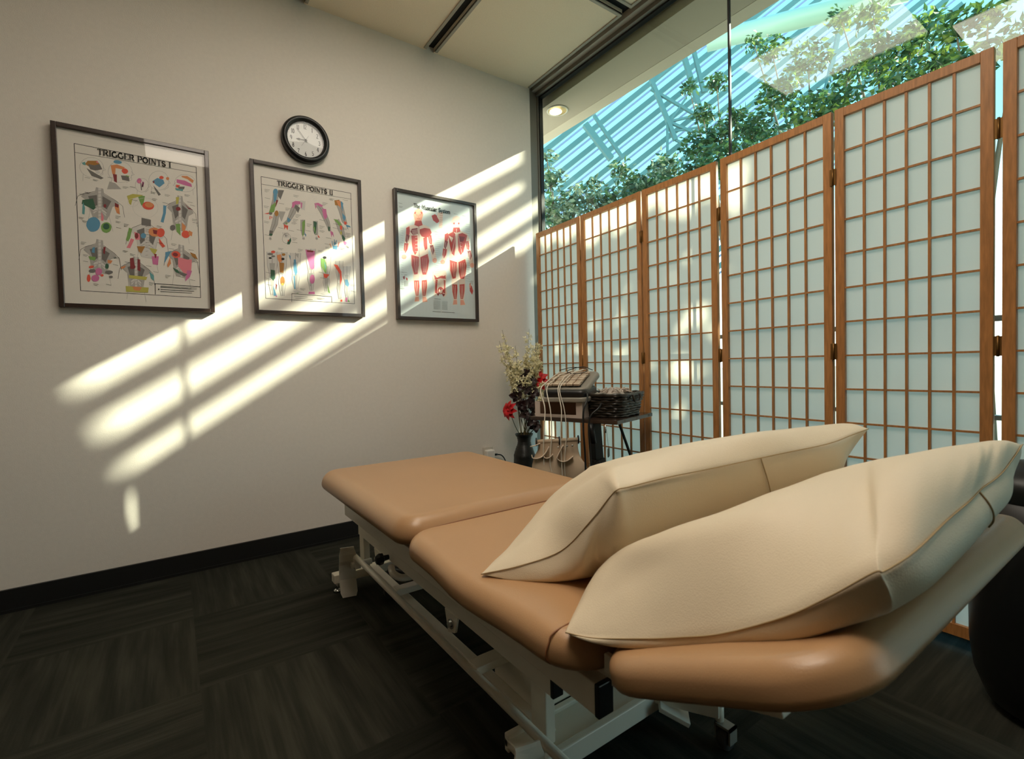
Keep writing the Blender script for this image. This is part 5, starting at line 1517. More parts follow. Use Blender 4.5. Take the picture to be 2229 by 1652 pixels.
# ------------------------------------------------------------------ wedge cushions
def cushion(name,label,data,back,blen,basez,seam2,slot=None,rid=None):
    A,S,Cc=data; A=Vector(A); Cc=Vector(Cc); bk=Vector(back).normalized()
    secs=[tuple(Vector(p) for p in r) for r in S]
    n=len(secs)
    # interpolate along the length
    F=[A]+[s[0] for s in secs]+[Cc]; T=[A]+[s[1] for s in secs]+[Cc]; B=[A]+[s[2] for s in secs]+[Cc]
    def back_pt(i):
        if i==0 or i==n+1: return (A if i==0 else Cc).copy()
        t=T[i]; L=min(blen,(t.z-.485)*1.7)
        r=t+bk*L; r.z=basez(r); return r
    Rr=[back_pt(i) for i in range(n+2)]
    K=6; F=cr(F,K);T=cr(T,K);B=cr(B,K);Rr=cr(Rr,K); rows=[]; N=len(F)
    for arr in (T,B,Rr):
        for _ in range(14): arr[1:-1]=[(arr[q-1]+arr[q]*2+arr[q+1])/4 for q in range(1,N-1)]
    for i in range(N):
        f,t,b,r=F[i],T[i],B[i],Rr[i]; u=i/(N-1); e=min(1,6*u,6*(1-u))
        ring=[f]
        ax=(T[min(N-1,i+4)]-T[max(0,i-4)]); ax=ax.normalized() if ax.length>0 else Vector((1,0,0))
        def bul(p,q,amt,out,k,pw=1):
            d=q-p; nn=ax.cross(d); nn=nn.normalized() if nn.length>1e-6 else Vector((0,0,1))
            if nn.dot(out)<0: nn=-nn
            return [p+d*(j/k)+nn*(4*(j/k)*(1-j/k))*amt*d.length for j in range(1,k)]
        amt=.10 if not rid else (.02+.09*min(1,max(0,(u-.33)/.1))-.07*math.exp(-((u-.47)/.05)**2)); ring+=bul(f,t,amt,Vector((0,-.3,1)),5); ring.append(t)
        ring+=bul(t,r,.16,Vector((bk.x,bk.y,1)),6); ring.append(r)
        ring+=[r+(b-r)*(j/5) for j in range(1,5)]; ring.append(b)
        ring+=bul(b,f,.20,Vector((-bk.x,-bk.y,-.4)),6)
        rows.append(ring)
    m=MB(); k=len(rows[0]); vs=[p for r in rows for p in r]; fs=[(i*k+j,i*k+(j+1)%k,(i+1)*k+(j+1)%k,(i+1)*k+j) for i in range(N-1) for j in range(k)]
    m.add(vs,fs,None,True)
    t=thing(name,label,'wedge cushion',(sum(p[0] for p in [A,Cc])/2,sum(p[1] for p in [A,Cc])/2,.486),'cream vinyl wedge cushions on the treatment table')
    from mathutils import noise
    nk=[]
    for vi,p in enumerate(m.v):
        j=vi%k; q=Vector(p); dn=noise.noise(q*14+Vector((3,1,7)))*.004+noise.noise(q*34)*.0022
        if j in (0,): dn*=.15
        nk.append(tuple(q+Vector((-bk.x*.3,-bk.y*.3,.9))*dn))
    m.v=nk
    body=m.build('cushion_cover',M_cream,t)
    # crease along the seam
    me=body.data; me.attributes.new('crease_edge','FLOAT','EDGE'); ids=set(i*k for i in range(N)); fe={}
    for e in me.edges:
        if e.vertices[0] in ids and e.vertices[1] in ids: me.attributes['crease_edge'].data[e.index].value=.9
    sb=body.modifiers.new('sub','SUBSURF'); sb.levels=sb.render_levels=1
    m=MB(); 
    m.tube([p+Vector((0,0,.0008))-bk*.0012 for p in F],.0010,None,6,True); m.build('seam',M_creamseam,t)
    if seam2:
        i0=seam2; ring=rows[i0]; pts=[ring[0]]+ring[::-1][:5]
        m=MB(); m.tube([p-bk*.0018 for p in cr(pts,4)],.0011,None,6); m.build('side_seam',M_creamseam,t)
    return t
def bz1(r): return .489
def bz2(r): return .489 if r.y>-2.14 else .489+(-2.14-r.y)*.46
cushion('wedge_cushion','cream vinyl wedge cushion lying farther up the treatment table, on its middle pad',WEDGE1,(.54,.84,0),.33,bz1,52)
cushion('wedge_cushion','cream vinyl wedge cushion nearest the camera, propped on the tilted head pad',WEDGE2,(.30,.95,0),.22,bz2,71,None,True)
# ------------------------------------------------------------------ black bin right of the table
bx,by=-.30,-2.42
t=thing('waste_bin','black rounded waste bin on the carpet between the table and the paper screen','waste bin',(bx,by,0))
m=MB(); m.lathe([(.001,0),(.085,0),(.118,.03),(.140,.09),(.149,.16),(.153,.40),(.156,.575),(.152,.575),(.146,.40),(.138,.12),(.001,.1)],(bx,by,0),None,40); m.build('bin_body',M_blk,t)
m=MB(); m.lathe([(.157,.55),(.160,.575),(.157,.60),(.08,.625),(.001,.63)],(bx,by,0),None,40); m.build('lid',M_blkm,t)
# ------------------------------------------------------------------ cart
u=Vector((.30,-.954,0)); v=Vector((.954,.30,0)); PB=Vector((-.472,-1.175,0)); PA=PB-u*.46; PC=PB+v*.395; PD=PA+v*.395
cart=thing('rolling_cart','small dark height-adjustable rolling cart beside the paper screen','cart',(-.33,-.95,0))
MCt=Matrix(((u.x,v.x,0,PA.x),(u.y,v.y,0,PA.y),(0,0,1,0),(0,0,0,1)))
m=MB(); m.box((0,0,.632),(.46,.395,.65),None,MCt,bev=.003); m.build('cart_top',mat('dark_laminate',sr(58,44,36),.25,coat=.5),cart)
m=MB(); sq(m,(-.435,-1.00,.63),(-.40,-.99,.30),.05,.032); m.build('column',M_blkm,cart)
m=MB(); sq(m,(-.416,-.995,.455),(-.375,-.98,.10),.062,.042); m.build('collar',M_blk,cart)
m=MB(); Mk=Matrix.Translation((-.452,-1.03,.44))@Matrix.Rotation(radians(-50),4,'Z')@Matrix.Rotation(pi/2,4,'X')
prof=[(.001,0),(.006,0),(.006,.012),(.018,.014),(.019,.028),(.001,.030)]
m.lathe(prof,(0,0,0),None,8,Mk,False); m.build('knob',M_blk,cart)
m=MB(); sq(m,(-.40,-1.12,.625),(-.32,-1.13,.43),.010,.010); sq(m,(-.32,-1.13,.43),(-.375,-.99,.26),.010,.01); m.build('brace',M_blkm,cart)
m=MB(); m.tube([(-.52,-1.06,.63),(-.518,-1.063,.60),(-.512,-1.068,.545)],[.012,.014,.015],None,10); m.build('tilt_lever',M_blk,cart)
m=MB(); m.box((-.40,-.99,.06),(-.36,-.96,.12)); sq(m,(-.55,-.72,.055),(-.20,-1.24,.055),.04,.03); sq(m,(-.52,-.95,.055),(-.15,-.85,.055),.04,.03); m.build('cart_base',M_blkm,cart)
for x,y in ((-.55,-.72),(-.20,-1.24),(-.52,-.95),(-.15,-.85)):
    m=MB(); m.lathe([(.001,-.009),(.02,-.009),(.021,0),(.02,.009),(.001,.009)],(0,0,0),None,18,Matrix.Translation((x,y,.021))@Matrix.Rotation(pi/2,4,'X')); m.box((x-.006,y-.012,.02),(x+.006,y+.012,.045)); m.build('caster',M_blk,cart)
# box tray
u2=Vector((.33,-.944,0)); v2=Vector((.944,.33,0)); O=Vector((-.598,-.762,.6505)); MBx=Matrix(((u2.x,v2.x,0,O.x),(u2.y,v2.y,0,O.y),(0,0,1,O.z),(0,0,0,1)))
t=thing('cardboard_box','low white cardboard box with a cut-out front, on the cart under the grey machine','box',O)
L_,W_,h_=.255,.17,.072; tk=.003; m=MB()
def bxl(a,b,mt): m.box(a,b,mt,MBx)
bxl((0,0,0),(L_,W_,tk),M_card); bxl((0,W_-tk,tk),(L_,W_,h_),M_card); bxl((0,0,tk),(tk,W_,h_),M_card); bxl((L_-tk,0,tk),(L_,W_,h_),M_card)
bxl((tk,0,tk),(.028,tk,h_),M_card); bxl((L_-.032,0,tk),(L_-tk,tk,h_),M_card); bxl((.028,0,tk),(L_-.032,tk,.014),M_card); bxl((tk,.02,tk+.001),(L_-tk,W_-tk,.004),M_cardin); bxl((tk,.03,.006),(L_-tk,.034,h_-.004),M_cardin)
m.build('box_shell',None,t)
# machine: shallow grey tray with black rolled front and a sloping grey lid
t=thing('electrotherapy_unit','rounded grey and black therapy machine lying tilted on the white box','medical device',(-.50,-.87,.723))
ud=Vector((.50,-.866,0)); vd=Vector((.866,.50,0)); Od=Vector((-.625,-.84,.724)); MD=Matrix(((ud.x,vd.x,0,Od.x),(ud.y,vd.y,0,Od.y),(0,0,1,Od.z),(0,0,0,1)))
def slab(m,L,W,h,R,r,mt,M,z0=0):
    o=dens(rrect(0,L,0,W,R,6),.03); m.loops([l for l in pad(o,z0,z0+h,r,0,M)],mt)
TM=MD@Matrix.Rotation(radians(4),4,'X')
m=MB(); slab(m,.225,.23,.022,.035,.008,M_grey,TM); m.build('tray',None,t)
m=MB(); slab(m,.215,.21,.040,.035,.018,M_blk,TM@Matrix.Translation((.004,.005,.016))); m.build('front_roll',None,t)
TM2=MD@Matrix.Translation((.0,.03,.035))@Matrix.Rotation(radians(17),4,'X')
m=MB(); slab(m,.215,.27,.026,.04,.012,M_grey,TM2); m.build('lid',mat('lid_grey',sr(150,144,132),.45),t)
TM3=TM2@Matrix.Translation((.0,.015,.027))
t2=thing('electrode_pads','stack of silvery quilted electrode pads strapped on the grey machine','electrode pads',TM3@Vector((0,0,0)))
M_pad=mat('silver_pad',sr(196,178,158),.35,.25,bump=.6,bscale=80); 
m=MB(); random.seed(3)
for i in range(6):
    for j in range(5):
        x=.012+j*.034; y=.005+i*.032; z=.004+.004*random.random()
        rr=rrect(x,x+.031,y,y+.029,.004,2); m.loops(pad(rr,z,z+.011,.004,.0015,TM3),M_pad)
m.build('quilted_pads',None,t2)
m=MB()
for j in range(1,5): m.tube([TM3@Vector((.011+j*.034,0,.014)),TM3@Vector((.011+j*.034,.20,.014))],.0013,None,5)
for i in range(1,6): m.tube([TM3@Vector((.005,.004+i*.032,.015)),TM3@Vector((.185,.004+i*.032,.015))],.0013,None,5)
m.build('binding',mat('bronze_binding',sr(120,84,50),.5),t2)
def cable(nm,label,pts,r,mt,grp,cat='cable'):
    m=MB(); m.tube(cr(pts,7),r,None,7); return tag(m.build(nm,mt),label,cat,grp)
T3=lambda x,y,z:tuple(TM3@Vector((x,y,z)))
G1='thin leads looped over the electrode pads'; 
cable('lead_wire','white lead hanging farthest left from the grey machine',[T3(.03,.18,.02),T3(.02,.10,.022),T3(.01,.02,.018),T3(.0,-.035,.0),(-.648,-.90,.70),(-.66,-.905,.60),(-.662,-.90,.48),(-.65,-.895,.36),(-.645,-.90,.30)],.0028,M_cable,G1)
cable('lead_wire','white lead looping over the pads, second from the left',[T3(.10,.21,.02),T3(.05,.12,.024),T3(.04,.04,.022),T3(.03,-.03,.004),(-.632,-.92,.69),(-.632,-.925,.58),(-.64,-.92,.44),(-.60,-.93,.33)],.0026,M_cable,G1)
cable('lead_wire','white lead hanging in a pair down past the front of the box, left one',[T3(.14,.21,.022),T3(.09,.12,.026),T3(.085,.04,.022),T3(.085,-.03,.0),(-.588,-.945,.69),(-.60,-.95,.58),(-.598,-.95,.45),(-.59,-.95,.32)],.0026,M_cable,G1)
cable('lead_wire','white lead hanging in a pair down past the front of the box, right one',[T3(.16,.22,.022),T3(.11,.12,.028),T3(.10,.04,.022),T3(.093,-.03,.0),(-.575,-.95,.69),(-.575,-.96,.58),(-.585,-.955,.45),(-.572,-.95,.32)],.0024,M_cable,G1)
cable('lead_wire','dark thin lead looped over the far end of the pads',[T3(.02,.20,.022),T3(.08,.225,.028),T3(.15,.21,.026),T3(.17,.15,.028),T3(.12,.12,.028),T3(.07,.17,.027),T3(.13,.225,.03),T3(.19,.20,.02)],.002,M_blk,G1)
cable('black_cable','black cord arching from the grey machine down in front of the cart',[T3(.17,.03,.0),(-.50,-1.02,.76),(-.53,-1.05,.735),(-.555,-1.055,.69),(-.558,-1.055,.60),(-.55,-1.055,.48),(-.545,-1.05,.30)],.0045,M_blk,None)
cable('black_cable','black cord with a moulded plug hanging from the cart edge beside the lever',[(-.47,-1.08,.72),(-.50,-1.09,.70),(-.535,-1.075,.665),(-.54,-1.07,.60),(-.532,-1.07,.48),(-.522,-1.07,.30)],.004,M_blk,None)
# basket
ub=Vector((.954,.30,0)); vb=Vector((-.30,.954,0)); Ob=PB+ub*.085+vb*.03+Vector((0,0,.6505)); Mb=Matrix(((ub.x,vb.x,0,Ob.x),(ub.y,vb.y,0,Ob.y),(0,0,1,Ob.z),(0,0,0,1)))
t=thing('wicker_basket','black woven wicker basket on the cart, heaped with grey cloth','basket',Ob)
m=MB(); BL,BW,BH=.235,.21,.105; nr=9
for r_ in range(nr):
    f=r_/(nr-1); e=.018*f; o=dens(rrect(-e,BL+e,-e,BW+e,.045,6),.011); pts=[]
    for i,(x,y) in enumerate(o):
        cxx,cyy=BL/2,BW/2; dx,dy=x-cxx,y-cyy; l=sqrt(dx*dx+dy*dy); w=.0035*sin(i*1.05+r_*pi); pts.append(Mb@Vector((x+dx/l*w,y+dy/l*w,.006+f*(BH-.012)+.0012*sin(i*1.7))))
    m.tube(pts,.0068,None,6,False,True,True)
o=dens(rrect(.006,BL-.006,.006,BW-.006,.04,6),.02); n=len(o)
L=[[Mb@Vector((x,y,.002)) for x,y in o],[Mb@Vector((BL/2+(x-BL/2)*1.12,BW/2+(y-BW/2)*1.12,BH-.004)) for x,y in o]]; m.loops(L,None,True,True,False)
m.build('woven_body',M_wicker,t)
m=MB(); pts=[]
o=dens(rrect(-.020,BL+.020,-.020,BW+.020,.05,6),.012)
m.tube([Mb@Vector((x,y,BH-.002+.002*sin(i*1.3))) for i,(x,y) in enumerate(o)],.0085,None,7,False,True,True); m.build('rim',M_wicker,t)
m=MB(); m.tube(cr([Mb@Vector((BL*.33,-.030,BH-.002)),Mb@Vector((BL*.35,-.036,BH-.03)),Mb@Vector((BL*.5,-.038,BH-.038)),Mb@Vector((BL*.65,-.036,BH-.03)),Mb@Vector((BL*.67,-.030,BH-.002))],5),.005,None,7); m.build('handle',M_wicker,t)
M_cloth=mat('grey_cloth',sr(176,166,156),.9,bump=.6,bscale=200)
m=MB(); rows=[]
for i in range(15):
    r=[]
    for j in range(15):
        x=.004+i/14*(BL-.0); y=.004+j/14*(BW-.008); e=min(1,(1-abs(i/7-1))*2.5,(1-abs(j/7-1))*2.5)
        r.append(Mb@Vector((x,y,BH-.03+.05*e*(.55+.45*sin(x*38+1)*cos(y*45+.5))+.008*sin(x*130+y*60))))
    rows.append(r)
m.grid(rows); tag(m.build('folded_cloth',M_cloth),'crumpled grey cloth heaped in the black wicker basket','cloth')
m=MB(); random.seed(11)
for k in range(16):
    c=Vector((.05+random.random()*.17,.03+random.random()*.13,BH+.012)); a=random.random()*6.28; pts=[]
    for q in range(6):
        a+=random.uniform(-.9,1.2); pts.append(Mb@Vector((c.x+cos(a)*.03+q*.004,c.y+sin(a)*.03,c.z+.01*sin(q*2.1+k)))) 
    m.tube(cr(pts,5),.0028,None,6)
tag(m.build('strap_bundle',mat('pale_strap',sr(200,188,176),.8)),'tangle of pale grey straps lying on the cloth in the basket','straps')['kind']='stuff'
# canvas organiser hanging under the cart
t=thing('canvas_organiser','beige canvas pocket organiser with snaps hanging under the cart','organiser',(-.59,-.92,.33))
BACK=[[(-.667,-.864,.555),(-.615,-.901,.556),(-.56,-.94,.559),(-.515,-.971,.561)],[(-.664,-.866,.517),(-.616,-.9,.509),(-.56,-.939,.51),(-.516,-.971,.513)],[(-.682,-.854,.475),(-.624,-.895,.459),(-.561,-.938,.452),(-.506,-.977,.47)],[(-.69,-.848,.426),(-.628,-.892,.408),(-.559,-.94,.406),(-.486,-.991,.429)],[(-.673,-.86,.39),(-.618,-.898,.365),(-.553,-.944,.354),(-.493,-.986,.387)],[(-.65,-.876,.353),(-.605,-.908,.33),(-.546,-.949,.329),(-.508,-.976,.366)]]
fr_=Vector((-.575,-.818,0))
rows=[cr(r,6) for r in BACK]; colsn=len(rows[0]); g=[]
for j in range(colsn): g.append(cr([r[j] for r in rows],5))
rows=[]
for j,c in enumerate(g):
    r=[]
    for i,p in enumerate(c):
        k=i/(len(c)-1); pock=max(0,sin(pi*min(1,max(0,(k-.33)/.67))))*abs(sin(pi*1.5*j/(colsn-1)+.3)); r.append(p+fr_*(.006+.030*pock))
    rows.append(r)
m=MB(); m.grid(rows); bd=m.build('canvas_body',M_canvas,t); sol=bd.modifiers.new('t','SOLIDIFY'); sol.thickness=.002
m=MB(); m.tube([(-.675,-.858,.545),(-.51,-.975,.552)],.010,None,12); m.build('hanging_bar',M_canvas,t)
for p in ((-.672,-.862,.545),(-.585,-.922,.548),(-.515,-.973,.552)):
    m=MB(); ring=[Vector(p)+Vector((-.3*.0,0,0))+Vector((.575*.016*sin(a),.818*.016*sin(a),.017*cos(a))) for a in [i*2*pi/16 for i in range(16)]]
    m.tube(ring,.0035,None,6,False,True,True); m.build('hook_ring',M_blk,t)
M_pipe=mat('pale_piping',sr(214,196,176),.7)
for pts in ([(-.711,-.876,.492),(-.707,-.879,.478),(-.69,-.891,.475),(-.673,-.903,.483),(-.659,-.913,.501),(-.646,-.921,.528)],[(-.669,-.905,.491),(-.661,-.911,.476),(-.645,-.922,.478),(-.632,-.932,.494)],[(-.593,-.959,.535),(-.615,-.944,.485),(-.615,-.943,.469),(-.598,-.955,.458),(-.578,-.97,.463),(-.557,-.984,.482)],[(-.713,-.869,.529),(-.696,-.881,.533),(-.675,-.895,.543)]):
    m=MB(); m.tube(cr(pts,6),.0026,None,6)
    c=cr(pts,6); dep=[p-fr_*.028+Vector((0,0,-.004)) for p in c]; m.grid([c,dep]); m.build('pocket_rim',M_pipe,t)
for p in ((-.568,-.955,.527),(-.548,-.968,.528),(-.585,-.945,.524),(-.60,-.93,.522)):
    m=MB(); MM=Matrix.Translation(Vector(p)+fr_*.008)@Vector((-.575,-.818,0)).to_track_quat('Z','Y').to_matrix().to_4x4(); m.lathe([(.0045,0),(.004,.002),(.001,.0022)],(0,0,0),None,12,MM); m.build('snap',M_chrome,t)
# square tag on a string
t=thing('hanging_tag','small grey square tag dangling on a string beside the cart column','tag',(-.515,-1.155,.50))
m=MB(); TMt=Matrix.Translation((-.511,-1.158,.516))@Matrix.Rotation(radians(35),4,'Z'); rr=rrect(-.020,.020,-.019,.019,.007,5)
L=[[TMt@Vector((x,yy,z)) for x,z in rr] for yy in (-.0015,.0015)]; m.loops(L,None,False); m.build('tag_plate',mat('grey_green_card',sr(92,92,76),.6),t)
m=MB(); m.tube([(-.511,-1.158,.535),(-.514,-1.153,.60),(-.518,-1.149,.634)],.0008,None,5); m.tube([(-.518,-1.149,.60),(-.518,-1.149,.634)],.003,M_chrome,8); m.build('string',None,t)
# ------------------------------------------------------------------ vase and artificial flowers
VC=Vector((-.257,-.20,0))
prof=[(.001,0),(.045,0),(.05,.01),(.052,.05),(.060,.15),(.066,.24),(.069,.30),(.066,.345),(.054,.385),(.043,.41),(.040,.43),(.044,.452),(.055,.472),(.057,.476),(.052,.474),(.038,.44),(.036,.42),(.05,.37),(.05,.30)]
P2=[]; 
for a,b in zip(prof,prof[1:]):
    for k in range(4): P2.append((a[0]+(b[0]-a[0])*k/4,a[1]+(b[1]-a[1])*k/4))
P2=[(r+(.0012*sin(z*420+2*sin(z*60)) if r>.03 else 0),z) for r,z in P2]
m=MB(); m.lathe(P2,(0,0,0),None,36); vase=m.build('floor_vase',M_vase); vase.location=VC; tag(vase,'tall black ribbed floor vase in the room corner','vase')
random.seed(21)
def blossom(m,p,ax,s,mt):
    """one small four petalled floret"""
    ax=ax.normalized(); x=ax.orthogonal().normalized(); y=ax.cross(x); a0=random.random()*6
    for k in range(4):
        a=a0+k*pi/2; d=(x*cos(a)+y*sin(a)); e=ax.cross(d); q=p
        m.add([q,q+(d*.5+ax*.6)*s+e*s*.28,q+(d*1.0+ax*.75)*s,q+(d*.5+ax*.6)*s-e*s*.28],[(0,1,2,3)],mt)
def branch(tip,mid,label,n=52,s=.0150,lean=.3):
    b=VC+Vector((random.uniform(-.02,.02),random.uniform(-.02,.02),.44)); pts=cr([b,Vector(mid),Vector(tip)],10); m=MB(); m.tube(pts,[.0022-.0014*i/len(pts) for i in range(len(pts))],M_stem,5)
    for q in range(2):
        i0=int(len(pts)*(.45+.15*q)); d=Vector((random.uniform(-1,1),random.uniform(-1,.5),1.3)).normalized(); e=[pts[i0],pts[i0]+d*.06,pts[i0]+d*.12]; m.tube(e,[.0014,.001,.0006],M_stem,4)
        for z in range(14): 
            k=random.random(); p=pts[i0]+d*.12*k; blossom(m,p,Vector((random.uniform(-1,1),random.uniform(-1,1),random.uniform(0,1.4))),s*random.uniform(.8,1.3),M_blossom)
    for z in range(n):
        k=.42+.5*random.random()**.9; i=min(len(pts)-2,int(k*(len(pts)-1))); p=pts[i]+(pts[i+1]-pts[i])*random.random(); ax=Vector((random.uniform(-1,1),random.uniform(-1,1),random.uniform(0,1.4)))
        blossom(m,p+Vector((random.gauss(0,.010),random.gauss(0,.010),random.gauss(0,.004))),ax,s*random.uniform(.8,1.4),M_blossom)
    o=m.build('blossom_branch',None,None,None,False); tag(o,label,'flower branch','cream blossom branches in the floor vase')
    base(o,tuple(b)); return o
for tip,mid,lb in (((-.401,-.2,1.113),(-.315,-.2,.80),'tallest branch of cream blossom, leaning left with a bare tip'),((-.423,-.2,1.047),(-.335,-.2,.76),'cream blossom branch leaning farthest left toward the charts'),((-.38,-.21,.99),(-.32,-.21,.72),'lower left cream blossom branch beside the wall'),
    ((-.30,-.19,1.02),(-.28,-.2,.75),'cream blossom branch rising near the middle, left of centre'),((-.198,-.2,1.123),(-.232,-.2,.80),'tall cream blossom branch rising straight up from the vase'),((-.25,-.23,.99),(-.25,-.22,.75),'cream blossom branch in the centre of the spray'),
    ((-.134,-.2,1.083),(-.20,-.2,.78),'cream blossom branch in front of the first screen post'),((-.098,-.19,1.055),(-.18,-.2,.75),'cream blossom branch leaning right across the first paper panel'),((-.13,-.22,.95),(-.19,-.22,.72),'short cream blossom branch right of centre'),((-.17,-.24,1.0),(-.21,-.23,.74),'cream blossom branch standing just left of the screen post'),
    ((-.33,-.24,.92),(-.29,-.23,.70),'short cream blossom branch above the dark petals'),((-.07,-.22,.80),(-.17,-.22,.62),'low cream blossom branch reaching right toward the machine'),((-.10,-.25,.74),(-.18,-.24,.60),'lowest cream blossom branch tucked behind the cardboard box')):
    branch(tip,mid,lb)
def flower(c,ax,R,npet,mt,name,label,cat,grp,stem0,layers=2):
    m=MB(); c=Vector(c); ax=Vector(ax).normalized(); x=ax.orthogonal().normalized(); y=ax.cross(x)
    for l in range(layers):
        for k in range(npet):
            a=2*pi*k/npet+l*.4; d=x*cos(a)+y*sin(a); e=ax.cross(d); Rl=R*(1-.25*l); up=.25+.35*l; rows=[]
            for i in range(5):
                f=i/4; w=Rl*.30*sin(pi*min(1,f*.85+.12))*(1-.3*f**4); p=c+(d*f+ax*(up*sin(f*2.2)-.35*f*f))*Rl; rows.append([p-e*w,p+ax*(-w*.35),p+e*w])
            m.grid(rows,mt)
    m.sphere(c+ax*R*.12,R*.16,mt,6)
    if stem0: m.tube(cr([stem0,(Vector(stem0)+c)/2+Vector((0,0,-.02)),c],6),.002,M_greenstem,6)
    o=m.build(name,None,None,None,False); tag(o,label,cat,grp); base(o,tuple(stem0)); return o
G='red artificial flowers in the floor vase'
flower((-.150,-.215,.80),(-.75,-.55,.45),.075,8,M_red,'red_flower','large red artificial flower against the paper screen, right of the vase','flower',G,(-.24,-.2,.45))
flower((-.375,-.215,.630),(-.95,-.15,.15),.062,8,M_red,'red_flower','red artificial flower drooping left over the wall, below the dark petals','flower',G,(-.27,-.2,.45))
for lb,cs,st in (('stem of dark maroon orchid blooms, left of the two',[(-.256,-.24,.842),(-.305,-.235,.780),(-.33,-.23,.715),(-.27,-.25,.76),(-.30,-.24,.66),(-.275,-.24,.60)],(-.265,-.21,.45)),('stem of dark maroon orchid blooms, right of the two',[(-.222,-.24,.80),(-.215,-.25,.73),(-.24,-.25,.67),(-.21,-.24,.62),(-.225,-.24,.56),(-.19,-.23,.52)],(-.24,-.20,.45))):
    t=thing('orchid_stem',lb,'flower',st,'dark orchid stems in the floor vase')
    m=MB(); m.tube(cr([st]+[tuple(Vector(c)+Vector((.02,.015,0))) for c in cs[::-1]],5),.003,None,6); m.build('stem',M_greenstem,t)
    for c in cs:
        m=MB(); c=Vector(c); ax=Vector((random.uniform(-.6,.2),-.9,random.uniform(-.1,.5))).normalized(); x=ax.orthogonal().normalized(); y=ax.cross(x); a0=random.random()*6
        for k in range(5):
            a=a0+2*pi*k/5; d=x*cos(a)+y*sin(a); e=ax.cross(d); R=.045*random.uniform(.85,1.1); rows=[]
            for i in range(5):
                f=i/4; w=R*.42*sin(pi*min(1,f*.8+.15)); p=c+(d*f+ax*(.35*sin(f*2.4)-.3*f*f))*R; rows.append([p-e*w,p-ax*w*.4,p+e*w])
            m.grid(rows)
        m.sphere(c+ax*.004,.007,None,5); m.build('bloom',M_maroon,t,None,False)
# ------------------------------------------------------------------ outside: soffit, downlight, atrium
m=MB(); m.box((.115,-9,2.65),(.46,4,3.2)); m.build('soffit',mat('soffit_paint',sr(176,160,140),.9))['kind']='structure'
m=MB(); m.box((.37,-9,2.6485),(.46,4,2.65)); m.box((.46,-9,2.65),(.465,4,2.8)); m.build('soffit_edge_strip',mat('soffit_edge',sr(200,184,162),.9))['kind']='structure'
t=thing('recessed_downlight','round recessed downlight glowing in the soffit outside the window','downlight',(.218,-.03,2.64))
m=MB(); m.lathe([(.066,0),(.074,-.001),(.074,-.004),(.066,-.006),(.062,-.003)],(.218,-.03,2.650),None,36); m.build('trim_ring',mat('downlight_trim',sr(200,190,170),.4),t)
m=MB(); m.lathe([(.064,-.003),(.060,-.0012),(.001,-.0012)],(.218,-.03,2.650),None,36); m.build('reflector',mat('gold_reflector',sr(190,160,110),.25,.8),t)
m=MB(); m.lathe([(.042,-.0028),(.001,-.0028)],(.218,-.01,2.650),None,30); m.build('lamp',mat('lamp_glow',(1,.8,.5,1),.5,emit=(1,.78,.45,1),estr=14),t)
m=MB(); m.box((.2,-40,-.15),(60,40,-.03)); m.build('ground_outside',mat('pale_paving',sr(182,172,152),.9,var=.05,vscale=1))['kind']='structure'
P0=Vector(ROOF0); DD=Vector((.848,-.565,.775)).normalized(); NV=Vector((.572,.820,-.028)).normalized(); ST=Vector((-.0148,-.004,-.4156)); SD=DD.cross(NV).normalized()
def member(m,a,b,w,h,mt=None):
    a=Vector(a);b=Vector(b);d=(b-a);L=d.length;d.normalize(); s=d.cross(NV).normalized(); u=s.cross(d); M=Matrix(((d.x,s.x,u.x,a.x),(d.y,s.y,u.y,a.y),(d.z,s.z,u.z,a.z),(0,0,0,1))); m.box((0,-w/2,-h/2),(L,w/2,h/2),mt,M)
roof=thing('atrium_roof','sloping glazed atrium roof of parallel teal steel rafters beyond the window','roof structure',(8,6,0))
for k in range(17):
    c=P0+ST*k; a=c-DD*5.2; b=c+DD*10
    m=MB(); member(m,a,b,.12,.05); m.build('rafter',M_teal,roof)
    m=MB(); q=ST*.42; member(m,a+q,b+q,.045,.03); m.build('glazing_bar',M_teal2,roof)
for a,b,w in ROOFM:
    m=MB(); member(m,a,b,w,w); m.build('truss_member',M_teal,roof)
m=MB(); m.tube([PIPE[0],PIPE[1]],.15,None,16); m.build('tie_pipe',mat('pale_green_pipe',sr(150,186,170),.35),roof)
